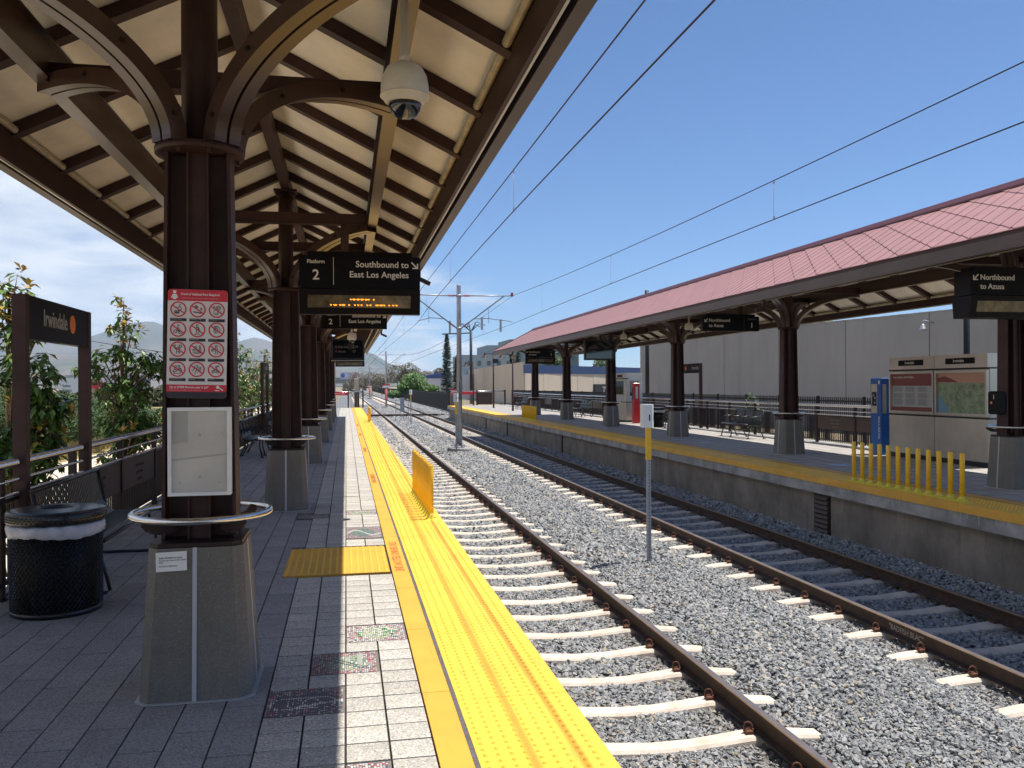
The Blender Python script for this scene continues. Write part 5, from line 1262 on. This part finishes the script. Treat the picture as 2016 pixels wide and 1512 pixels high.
for k in range(18):
    c = A_ + D_ * ((k + .5) / 18) + nrm * .02
    m_ = MB(); m_.prism([(c.x - .12, c.y - .03), (c.x + .02, c.y - .05), (c.x + .02, c.y + .12), (c.x - .12, c.y + .1)], .28, .62); m_.build('wall_scupper', M['greywall'], t)
c = A_ + D_ * .56 + nrm * .1
m_ = MB(); m_.tube([(c.x + .2, c.y, 4.9), (c.x - .5, c.y, 5.05), (c.x - .55, c.y, 4.85)], .03, 6); m_.lathe([(.03, 4.86), (.10, 4.78), (.16, 4.6), (.26, 4.5)], c=(c.x - .55, c.y, 0), n=16); m_.build('wall_lamp', M['galv'], t)
m_ = MB()
for k in range(5):
    c = A_ + D_ * .01 * k * .7 - nrm * 1.5
    m_.tube([(c.x + k * .5, c.y, 5.4), (c.x + k * .5, c.y, 7.2)], .03, 5)
for z in (5.9, 6.5, 7.2): m_.tube([(A_.x + 1.2, A_.y, z), (A_.x + 4.5, A_.y - 1, z)], .03, 5)
m_.build('roof_frame', M['strip'], t)
t = thing('floodlight_pole', 'thin black pole before the left end of the grey wall', 'pole', (17.8, 49.5, -1.2)); m_ = MB(); m_.lathe([(.13, 0), (.12, 8.5)], n=12); m_.build('pole', M['blackm'], t)
t = thing('floodlight_pole', 'thin black pole behind the map case at the right edge', 'pole', (14.2, 17.75, -1.2)); m_ = MB(); m_.lathe([(.07, 0), (.07, 6.5)], n=12); m_.build('pole', M['blackm'], t)
# tan building with a navy band
t = thing('retail_building', 'tan flat roofed building with a navy blue band, left of the grey warehouse', 'building', (0, 0, 0))
for k in range(7):
    a = Vector((25.25, 123.1)).lerp(Vector((26.8, 195)), k / 7); b = Vector((25.25, 123.1)).lerp(Vector((26.8, 195)), (k + 1) / 7)
    m_ = MB(); m_.prism([(a.x, a.y + .02), (a.x + .3, a.y + .02), (b.x + .3, b.y - .02), (b.x, b.y - .02)], -1.3, 5.0); m_.build('wall_panel', M['tan'], t)
for k in range(8):
    a = Vector((25.6, 123.15)).lerp(Vector((54, 150)), k / 8); b = Vector((25.6, 123.15)).lerp(Vector((54, 150)), (k + 1) / 8); 
    m_ = MB(); m_.prism([(a.x + .02, a.y), (b.x - .02, b.y), (b.x - .3, b.y + .3), (a.x - .25, a.y + .3)], -1.3, 3.35); m_.build('wall_panel', M['tan'], t)
m_ = MB(); m_.prism([(25.4, 122.95), (54, 149.7), (53.8, 150.3), (25.3, 123.6)], 3.35, 4.6); m_.build('navy_band', M['navy'], t)
m_ = MB(); m_.prism([(26, 124), (53, 151), (40, 196), (27.2, 196)], -1.3, 4.3); m_.build('inner_core', M['tan'], t)
m_ = MB(); m_.prism([(40, 136.4), (44, 140.2), (43.8, 140.4), (39.8, 136.6)], -1.3, 1.7); m_.build('loading_door', M['blackm'], t)
m_ = MB()
for k in range(4): m_.tube([(41 + k * .6, 134.5, -1.3), (41 + k * .6, 134.5, .9), (41.4 + k * .6, 134.5, 1.2)], .06, 5)
m_.tube([(40.8, 134.5, 1.2), (43.4, 134.5, 1.2)], .06, 5); m_.build('white_frame', M['white'], t)
t = thing('white_building', 'low off white building with a blue parapet behind the black fence', 'building', (0, 0, 0))
MB().box(16.3, 21.4, 180, 196, -1.3, 3.15).build('wall', M['whitewall'], t); MB().prism([(16.25, 3.15), (21.45, 3.15), (21.45, 4.6), (16.25, 3.75)], 179.9, 196, 'y').build('blue_parapet', mat('parapet_blue', (.07, .10, .25), .6), t)
MB().box(21.4, 26.2, 180.4, 196, -1.3, 3.9).build('wall', M['whitewall'], t)
t = thing('office_block', 'blue grey office block rising behind the tan building', 'building', (0, 0, 0))
MB().box(25, 37, 190, 205, -1.3, 8.4).build('wall', M['bluegrey'], t); MB().box(31, 41, 191, 206, -1.3, 10.6).build('upper_storey', M['bluegrey'], t); MB().box(36, 52, 190, 205, -1.3, 11.9).build('tower', mat('tower_grey', (.13, .18, .20), .6), t)
for k in range(5): MB().box(26.5 + k * 2.2, 27.3 + k * 2.2, 189.9, 190.0, 6.0, 7.0).build('window', M['glassd'], t)
MB().box(42.5, 51, 189.9, 190, 7.2, 9.4).build('window', M['glassd'], t)
t = thing('cell_tower', 'tall dark mobile phone mast behind the far platform lamps', 'mast', (18.65, 130, -1.2)); m_ = MB(); m_.lathe([(.24, 0), (.20, 11.2)], n=12); m_.build('mast_pole', M['blackm'], t)
for k, (dx, z) in enumerate(((-3.2, 12.6), (-2.0, 13.0), (1.7, 13.2), (4.6, 12.9))):
    MB().box(dx - .16, dx + .16, -.1, .1, z - 1.9, z).build('antenna_panel', M['galv'], t)
m_ = MB(); m_.tube([(-4.4, 0, 10.6), (0, 0, 10.8)], .09, 6)
for a in range(7): m_.tube([(0, 0, 11), (math.cos(a * .9) * 1.3, .2, 12.2 + .3 * math.sin(a)), (math.cos(a * .9) * 2.3, .3, 12.0 + .5 * math.sin(a * 2))], .06, 5)
m_.build('antenna_arm', M['blackm'], t)
t = thing('overpass', 'long grey road overpass crossing far behind the tracks', 'overpass', (0, 0, 0))
MB().box(-60, 60, 520, 532, 3.2, 5.2).build('deck', mat('overpass_concrete', (.22, .22, .23), .8), t); MB().box(-60, 60, 519.6, 520, 5.2, 6.6).build('parapet', M['greywall'], t)
for k in range(9): MB().box(-50 + k * 12, -48 + k * 12, 521, 531, -1.3, 3.2).build('pier', M['greywall'], t)
t = thing('billboard', 'small pale roadside billboard with a blue disc above the end of the tracks', 'billboard', (0, 350, 0))
MB().box(-2.3, 4.2, 0, .4, 4.4, 7.1).build('board', mat('billboard_pale', (.50, .50, .62), .5, 0, .3, .6), t); MB().box(1.5, 2.0, .1, .5, -1.3, 4.4).build('billboard_post', M['blackm'], t); MB().disc((-1.3, -.02, 5.8), .85, 20).build('blue_disc', mat('disc_blue', (.10, .14, .42), .5), t, fix=False)
MB().box(3.4, 4.2, -.02, 0, 4.4, 7.1).build('dark_end', M['signred'], t)
t = thing('warehouse_left', 'long low building with a bright white roof beyond the left trees', 'warehouse', (0, 0, 0)); t.name = 'distribution_building'
MB().box(-74, -40, 250, 280, -1.3, 5.0).build('wall', mat('wall_pale_blue', (.30, .38, .44), .7, 0, .05, .2), t)
m_ = MB(); m_.prism([(-76, 5.0), (-73, 6.6), (-41, 6.6), (-38, 5.0)], 249.5, 281, 'y'); m_.build('roof', M['white'], t); MB().box(-52, -44, 248.5, 249.4, -1.3, 4.6).build('roller_door', M['white'], t)
t = thing('roadside_billboard', 'low billboard with a red car seen past the left name frame', 'billboard', (-45.2, 150, 0))
MB().box(0, 8.6, 0, .3, .6, 3.2).build('board', mat('board_pale', (.60, .64, .72), .5), t)
text('Sales', .62, (.4, -.02, 1.75), FRONT, M['caption'], t); text('Event', .62, (.4, -.02, 1.05), FRONT, M['caption'], t)
m_ = MB(); m_.prism([(2.9, 1.25), (3.1, 1.75), (3.9, 2.05), (4.7, 2.6), (6.2, 2.65), (7.2, 2.1), (7.9, 1.95), (8.1, 1.3), (7.4, 1.1), (3.5, 1.05)], -.03, 0, 'y'); m_.build('red_car_picture', M['signred'], t)
m_ = MB(); m_.disc((3.9, -.04, 1.15), .32, 16); m_.disc((7.0, -.04, 1.15), .32, 16); m_.prism([(4.4, 2.05), (4.9, 2.45), (6.1, 2.5), (6.7, 2.1)], -.045, -.035, 'y'); m_.build('wheel_picture', M['blackm'], t)
for x in (1, 7.6): MB().box(x, x + .2, .3, .5, -1.3, 2).build('board_leg', M['galv'], t)
t = thing('power_line', 'thin sagging cable crossing the sky behind the left trees', 'cable', (0, 0, 0)); m_ = MB(); m_.tube([(-14 + k * 1.2, 30 + k * 1.0, 4.6 - .02 * k * (12 - k) - k * .15) for k in range(13)], .012, 5); m_.build('cable', M['blackm'], t)

# ============================================================ MOUNTAINS
def ridge_mesh(name, prof, D, seed, zoff=0., rough=1., mt=None):
    rnd = random.Random(seed); xs_ = [p[0] for p in prof]
    def yr(x):
        for (a, ya), (b, yb) in zip(prof, prof[1:]):
            if a <= x <= b: return ya + (yb - ya) * (x - a) / (b - a)
        return prof[-1][1]
    from mathutils import noise
    vs = []; nx_ = 220; ny_ = 26
    for j in range(ny_ + 6):
        for i in range(nx_ + 1):
            px = xs_[0] + (xs_[-1] - xs_[0]) * i / nx_
            u = (px - 1008) / 1700.; d = Vector((.982 * u + .1886, .982 - .1886 * u, 0))   # bearing of the ridge point
            v = j / ny_; rr_ = D * (.55 + .45 * v) if j <= ny_ else D * (1 + .03 * (j - ny_))
            hgt = (760 - yr(px)) / 1700. * D
            p = d * rr_
            f = v ** 1.5 if j <= ny_ else 1 - .15 * (j - ny_)
            nz_ = noise.fractal(Vector((p.x / 620, p.y / 620, seed)), 1.0, 2.1, 6)
            rg = 1 - abs(noise.noise(Vector((p.x / 430, p.y / 900, seed + 4))))
            z = hgt * f + hgt * .20 * rough * (nz_ + (rg - .7) * .8) * min(1, f * 1.8) * (1 if j < ny_ - 2 else .35)
            vs.append((p.x, p.y, max(z, -3) + zoff))
    m_ = MB(); w_ = nx_ + 1
    m_.add(vs, [(j * w_ + i, j * w_ + i + 1, (j + 1) * w_ + i + 1, (j + 1) * w_ + i) for j in range(ny_ + 5) for i in range(nx_)], True)
    return tag(m_.build(name, mt or M['hill']), kind='structure')
ridge_mesh('mountains', [(-900, 650), (-400, 630), (-100, 652), (0, 640), (67, 655), (147, 663), (220, 648), (300, 626), (360, 648), (460, 672), (505, 664), (540, 676), (600, 684), (660, 682), (715, 692), (722, 693), (742, 700), (760, 714), (800, 726), (840, 735), (900, 742), (1000, 748), (1400, 750), (2400, 740), (3000, 730)], 7000, 2.2)
ridge_mesh('foothills', [(-900, 700), (-200, 690), (20, 704), (120, 694), (200, 705), (300, 716), (420, 712), (520, 706), (640, 722), (700, 728), (780, 738), (900, 748), (1100, 755), (3000, 752)], 4200, 5.1, mt=mat('foothill_soil', (.15, .12, .09), .95, 0, 0, .004, col2=(.07, .08, .05)))

# ============================================================ VEGETATION
def leaf_tri(m_, p, d, ln, wd, upv):
    s_ = d.cross(upv)
    if s_.length < 1e-4: s_ = Vector((1, 0, 0))
    s_.normalize(); mid = p + d * ln * .48 + upv * ln * .05; tip = p + d * ln - Vector((0, 0, ln * .12))
    m_.add([p, mid - s_ * wd, tip, mid + s_ * wd, mid - upv * wd * .35], [(0, 1, 4), (1, 2, 4), (4, 2, 3), (0, 4, 3)])
def leafy_tree(label, x, y, z0, ztop, blobs, nwh, ln=.15, seed=0, newf=.18, stake=True, group='young leafy trees along the railing'):
    """young broad leaf tree: trunk and twigs carrying whorls of long drooping leaves"""
    rnd = random.Random(seed); t = thing('young_tree', label, 'tree', (x, y, z0), 0, group); h = ztop - z0
    tr = MB(); tr.tube([(0, 0, 0), (.02, .01, h * .3), (-.02, .02, h * .6), (.01, 0, h * .95)], [.045, .036, .024, .008], 8)
    gl = MB(); nl = MB()
    for k in range(nwh):
        b = rnd.choices(blobs, weights=[q[3] ** 2 * q[4] for q in blobs])[0]
        while True:
            v = Vector((rnd.uniform(-1, 1), rnd.uniform(-1, 1), rnd.uniform(-1, 1)))
            if .35 < v.length < 1: break
        v = v * (.6 + .4 * rnd.random()); p = Vector((b[0] + v.x * b[3], b[1] + v.y * b[3], b[2] + v.z * b[4])) - Vector((x, y, z0))
        outd = Vector((p.x, p.y, .25 + .3 * rnd.random())).normalized()
        # twig
        base = Vector((p.x * .25, p.y * .25, max(.3, p.z - .35 - .3 * rnd.random())))
        if k % 3 == 0: tr.tube([base, base.lerp(p, .6) + Vector((0, 0, .04)), p], [.010, .006, .003], 4)
        top = (p.z > h * .80) or v.length > .82
        isnew = top and rnd.random() < newf * 2.2
        m_ = nl if isnew else gl
        nlv = rnd.randint(6, 9); ax = (outd + Vector((0, 0, .5))).normalized(); a0 = rnd.random() * 6
        s1 = ax.orthogonal().normalized(); s2 = ax.cross(s1)
        for q in range(nlv):
            a = a0 + q * 2.4; el = rnd.uniform(-.75, .45) + (.55 if isnew else 0)
            d = (s1 * math.cos(a) + s2 * math.sin(a) + ax * el - Vector((0, 0, .35 if not isnew else 0))).normalized()
            leaf_tri(m_, p + Vector((rnd.uniform(-.03, .03), rnd.uniform(-.03, .03), rnd.uniform(-.05, .03))), d, ln * rnd.uniform(.65, 1.15) * (.75 if isnew else 1), ln * rnd.uniform(.17, .24), Vector((0, 0, 1)))
    tr.build('trunk', M['bark'], t); gl.build('crown', M['leaf'], t, kind='stuff', fix=False); nl.build('new_leaves', M['leaf2'], t, kind='stuff', fix=False)
    if stake:
        m_ = MB(); m_.tube([(.16, .05, -.1), (.16, .05, h * .55)], .028, 8); m_.tube([(-.14, -.05, -.1), (-.14, -.05, h * .5)], .028, 8); m_.build('stake', M['bark'], t)
    return t
X1, Y1 = -3.62, 15.25
leafy_tree('young tree with red tips, whole crown visible between the name frame and the nearest column', X1, Y1, -1.0, 3.3,
           [(X1, Y1, 3.0, .16, .30), (X1 + .05, Y1, 2.62, .36, .30), (X1 - .12, Y1, 2.25, .40, .25), (X1 + .35, Y1, 2.02, .42, .28), (X1 - .42, Y1, 1.95, .38, .25), (X1, Y1, 1.6, .55, .40), (X1 + .1, Y1, 1.0, .60, .42), (X1 - .05, Y1, .45, .45, .3)], 410, .15, 4)
X1, Y1 = -3.6, 10.25
leafy_tree('young tree cut off by the left edge of the photo, behind the name frame', X1, Y1, -1.0, 3.05,
           [(X1 + .05, Y1, 2.75, .22, .36), (X1 + .10, Y1, 2.3, .30, .35), (X1 + .18, Y1, 1.8, .40, .35), (X1 + .35, Y1, 1.45, .38, .30), (X1 + .12, Y1, 1.0, .50, .4), (X1 + .12, Y1, .5, .36, .35), (X1 + .0, Y1 + .1, .05, .34, .3)], 380, .15, 9)
for i, (x, y, zt) in enumerate([(-4.3, 30.5, 3.2), (-4.5, 36.5, 4.05), (-4.6, 42.5, 3.6), (-4.5, 50, 3.9), (-4.6, 25.2, 2.0)]):
    leafy_tree(['young tree seen between the first two columns, on the left', 'tallest young tree between the first two columns', 'young tree behind the tallest one between the columns', 'distant young tree past the second column', 'low bushy young tree behind the near platform bench'][i], x, y, -1.0, zt,
               [(x, y, zt - .45, .45, .45), (x + .2, y, zt - 1.1, .75, .55), (x - .35, y, zt - 1.5, .7, .5), (x, y, zt - 2.2, .95, .7), (x, y, zt - 3.1, .9, .6)], 300, .17, 20 + i, .25)
def bush(name, label, cat, blobs, n, sz, mt, seed=0, trunk=None, group=None, kind=None, mt2=None):
    """crown of many small leaf faces spread through several volumes"""
    rnd = random.Random(seed); b0_ = blobs[0]; zb = min(b[2] - b[5] for b in blobs)
    t = thing(name, label, cat, (b0_[0], b0_[1], zb), 0, group) if not kind else None
    o = Vector((b0_[0], b0_[1], zb)) if t else Vector((0, 0, 0)); m_ = MB()
    W_ = [b[3] * b[4] * b[5] for b in blobs]
    for k in range(n):
        b = rnd.choices(blobs, weights=W_)[0]
        while True:
            v = Vector((rnd.uniform(-1, 1), rnd.uniform(-1, 1), rnd.uniform(-1, 1)))
            if v.length < 1: break
        v = v.normalized() * (v.length ** .45); rag = 1 + .18 * math.sin(v.x * 7 + k % 5) 
        p = Vector((b[0] + v.x * b[3] * rag, b[1] + v.y * b[4], b[2] + v.z * b[5] * rag)) - o
        d = Vector((rnd.gauss(0, 1), rnd.gauss(0, 1), rnd.gauss(0, .8))).normalized(); e = d.orthogonal().normalized() * sz * rnd.uniform(.4, .8); d = d * sz * rnd.uniform(.7, 1.3)
        m_.add([p - e, p + d * .5 - e * .2, p + e, p - d * .5], [(0, 1, 2, 3)])
    if t:
        m_.build('crown', mt, t, kind='stuff', fix=False)
        if trunk:
            q = MB(); hgt = blobs[0][2] - zb; q.tube([(0, 0, trunk - zb), (.1, 0, (trunk - zb) * .3), (0, 0, hgt)], [trunk_r(hgt), trunk_r(hgt) * .7, trunk_r(hgt) * .3], 8)
            for k in range(5): a = k * 1.3; q.tube([(0, 0, hgt * .35 + k * hgt * .06), (math.cos(a) * b0_[3] * .5, math.sin(a) * .4, hgt * .8)], [trunk_r(hgt) * .4, .03], 5)
            q.build('trunk', M['bark'], t)
        return t
    return tag(m_.build(name, mt, kind='stuff', fix=False), label)
def trunk_r(h): return max(.1, h * .04)
sh = [(-14, 45, .55, 2.4, 2, .75), (-11.6, 46, .25, 2.2, 2, .55), (-16.8, 48, .7, 2.4, 2, .9), (-10.8, 38, .1, 1.3, 1.5, .55), (-9.4, 44, .0, 1.2, 1.5, .5)]
for i, (b, lab) in enumerate(zip(sh, ['dark green shrub framed between the posts of the name frame', 'dark green shrub just left of the whole young tree', 'bushy shrub at the left, behind the cut off tree', 'low shrub by the dirt road', 'small shrub behind the young tree stakes'])):
    bush('roadside_shrub', lab, 'shrub', [b, (b[0] + .8, b[1], b[2] + .3, b[3] * .5, 1, b[5] * .7), (b[0] - .9, b[1], b[2] + .15, b[3] * .5, 1, b[5] * .7)], 9000, .075, M['leaf3'], 30 + i, group='shrubs along the dirt road')
bush('far_hedge_growth', 'rough dry and green growth along the horizon at left', 'growth', [(-60 + i * 5.2, 120 + 8 * math.sin(i), .2, 4, 3, 1.3 + .4 * math.sin(i * 2.1)) for i in range(11)] , 9000, .5, mat('scrub', (.10, .09, .045), .9, 0, 0, .2, island=.5, col2=(.05, .07, .02)), 50, kind='stuff')
bush('verge_growth', 'brownish scrub behind the young trees', 'growth', [(-8.2 - i * 1.7, 58 + 5 * math.sin(i * 1.7), -.3, 2, 2, .6 + .25 * math.sin(i * 2.6)) for i in range(14)], 12000, .17, mat('scrub_brown', (.16, .12, .06), .9, 0, 0, .5, island=.5, col2=(.06, .08, .02)), 51, kind='stuff')
# dry grass on the verge
rnd = random.Random(8); m_ = MB()
for k in range(26000):
    y = rnd.uniform(14, 60) if k % 3 else rnd.uniform(14, 34); x = -8.9 - .05 * y - abs(rnd.gauss(0, 1)) * 3.2 - (1.2 * math.sin(y * .11)); h = rnd.uniform(.12, .5); a = rnd.uniform(-.14, .14); b = rnd.uniform(-.1, .1)
    m_.add([(x - .012, y, -.95), (x + .012, y, -.95), (x + a, y + b, -.95 + h)], [(0, 1, 2)])
m_.build('dry_grass', M['drygrass'], kind='stuff', fix=False)
rnd = random.Random(18); m_ = MB()
for k in range(7000):
    y = rnd.uniform(8, 62); x = -2.9 - abs(rnd.gauss(0, 1)) * .35; h = rnd.uniform(.08, .35); a = rnd.uniform(-.1, .1)
    m_.add([(x - .01, y, -1.0), (x + .01, y, -1.0), (x + a, y + a, -1.0 + h)], [(0, 1, 2)])
m_.build('railing_weeds', M['drygrass'], kind='stuff', fix=False)
# right hand background trees
bush('green_tree', 'bright green round tree behind the black fence', 'tree', [(12.3, 160, 2.0, 2.3, 2, 2.0), (10.9, 160, 1.4, 1.5, 2, 1.3), (13.6, 160, 1.2, 1.4, 2, 1.2)], 5200, .26, M['leaf4'], 60, trunk=-1.3, group='trees beyond the track fence')
bush('green_tree', 'lower yellow green tree right of the bright round one', 'tree', [(14.8, 162, .9, 1.5, 1.5, 1.1), (16.2, 162, .7, 1.0, 1.5, .9)], 2600, .25, M['leaf4'], 61, trunk=-1.3, group='trees beyond the track fence')
bush('green_tree', 'small yellow green bush near the striped mast sleeve', 'tree', [(9.3, 180, -.1, 1.2, 1, .8), (10.8, 180, -.1, 1.2, 1, .7)], 1500, .25, M['leaf4'], 62, group='trees beyond the track fence')
for i, (x, y, zt, r) in enumerate([(3.6, 300, 6.2, 2.6), (7.5, 260, 5.6, 2.4), (10.0, 250, 5.0, 2.2), (13.2, 230, 7.2, 2.5), (16.5, 230, 7.6, 2.2), (19.5, 240, 6.0, 2.4), (23.0, 250, 5.8, 2.2), (27, 255, 6.8, 1.6), (5.6, 320, 4.6, 2.2), (1.2, 330, 4.0, 2.4)]):
    lab = ['first dry brown tree beside the distant billboard', 'brown grey tree between the distant masts', 'sparse brown tree left of the second mast top', 'tall greyish tree behind the bright green one', 'highest brown tree behind the bright green one', 'brown tree right of the highest one', 'thin dry tree left of the white building', 'small dark tree over the white building roof', 'low dry tree by the third mast', 'dry tree left of the vanishing point'][i]
    bush('dry_tree', lab, 'tree', [(x, y, zt - r * .75, r, r, r * .75), (x - r * .5, y, zt - r * 1.4, r * .6, r, r * .6), (x + r * .6, y, zt - r * 1.3, r * .55, r, r * .6)], 900, .36, M['leaf5'], 70 + i, trunk=-1.3, group='dry trees along the horizon')
def conifer(label, x, y, z0, zt, r, seed):
    rnd = random.Random(seed); t = thing('conifer', label, 'tree', (x, y, z0), 0, 'conifers behind the buildings'); h = zt - z0; m_ = MB(); q = MB(); q.tube([(0, 0, 0), (0, 0, h * .97)], [.22, .04], 7)
    for k in range(int(h * 60)):
        u = rnd.random() ** .8; z = h * (.12 + .86 * u); rr = r * (1 - u) ** .7 * rnd.uniform(.6, 1.1) + .12; a = rnd.random() * 6.28
        e = Vector((math.cos(a) * rr, math.sin(a) * rr, rnd.uniform(.0, .25)))
        for s_ in range(7):
            w_ = s_ / 6; c = Vector((0, 0, z)) + e * w_ + Vector((0, 0, -.10 * w_)); sz = .24 * rnd.uniform(.7, 1.4); d = Vector((rnd.gauss(0, 1), rnd.gauss(0, 1), rnd.uniform(-.9, .3))).normalized() * sz; f = d.orthogonal().normalized() * sz * .35
            m_.add([c - f, c + d, c + f, c - d * .4], [(0, 1, 2, 3)])
    q.build('trunk', M['bark'], t); m_.build('crown', M['needle'], t, kind='stuff', fix=False)
conifer('tall dark conifer left of the nearest catenary mast', 18.45, 160, -1.3, 11.4, 1.35, 3); conifer('second smaller conifer partly behind the nearest catenary mast', 21.0, 165, -1.3, 7.6, 1.2, 5)
conifer('small spiky conifer over the tan building roof', 38.0, 190, -1.3, 9.4, 1.9, 6)
for i, (x, y, zt, r, lab) in enumerate([(34.4, 90, 7.5, 1.7, 'treetop peeking over the left part of the grey wall'), (36.8, 80, 7.3, 1.2, 'bright leafy treetop over the grey wall right of the dome camera'), (41.6, 70, 7.4, .9, 'tiny treetop over the middle of the grey wall'), (46, 190, 8.9, 2.2, 'dark round treetop over the navy band'), (56, 185, 7.6, 2.0, 'treetop over the navy band beside the grey warehouse')]):
    bush('treetop_tree', lab, 'tree', [(x, y, zt - r, r, r, r), (x + r * .8, y, zt - r * 1.3, r * .7, r, r * .7)], 1500, .22 if y < 100 else .4, M['leaf4'] if y < 85 else M['leaf3'], 90 + i, trunk=-1.3, group='treetops over the roofs')
rnd = random.Random(3)
bush('railing_sapling', 'small sapling poking up behind the far platform railing', 'plant', [(13.6, 27.5, .9, .25, .25, .45), (13.6, 27.5, .2, .35, .3, .5)], 260, .10, M['leaf3'], 99)

# ============================================================ HAZE
def haze():
    m_ = MB(); m_.box(-8500, 8500, -80, 8600, -2.4, 760); o = m_.build('haze', M['white']); o.data.materials.clear()
    mt = bpy.data.materials.new('haze_air'); mt.use_nodes = True; n = mt.node_tree.nodes; l = mt.node_tree.links
    for q in list(n): n.remove(q)
    ou = n.new('ShaderNodeOutputMaterial'); v = n.new('ShaderNodeVolumePrincipled'); v.inputs['Color'].default_value = (.55, .76, 1, 1); v.inputs['Density'].default_value = .00008; v.inputs['Anisotropy'].default_value = .0
    l.new(v.outputs[0], ou.inputs['Volume']); o.data.materials.append(mt); o['kind'] = 'stuff'
haze()
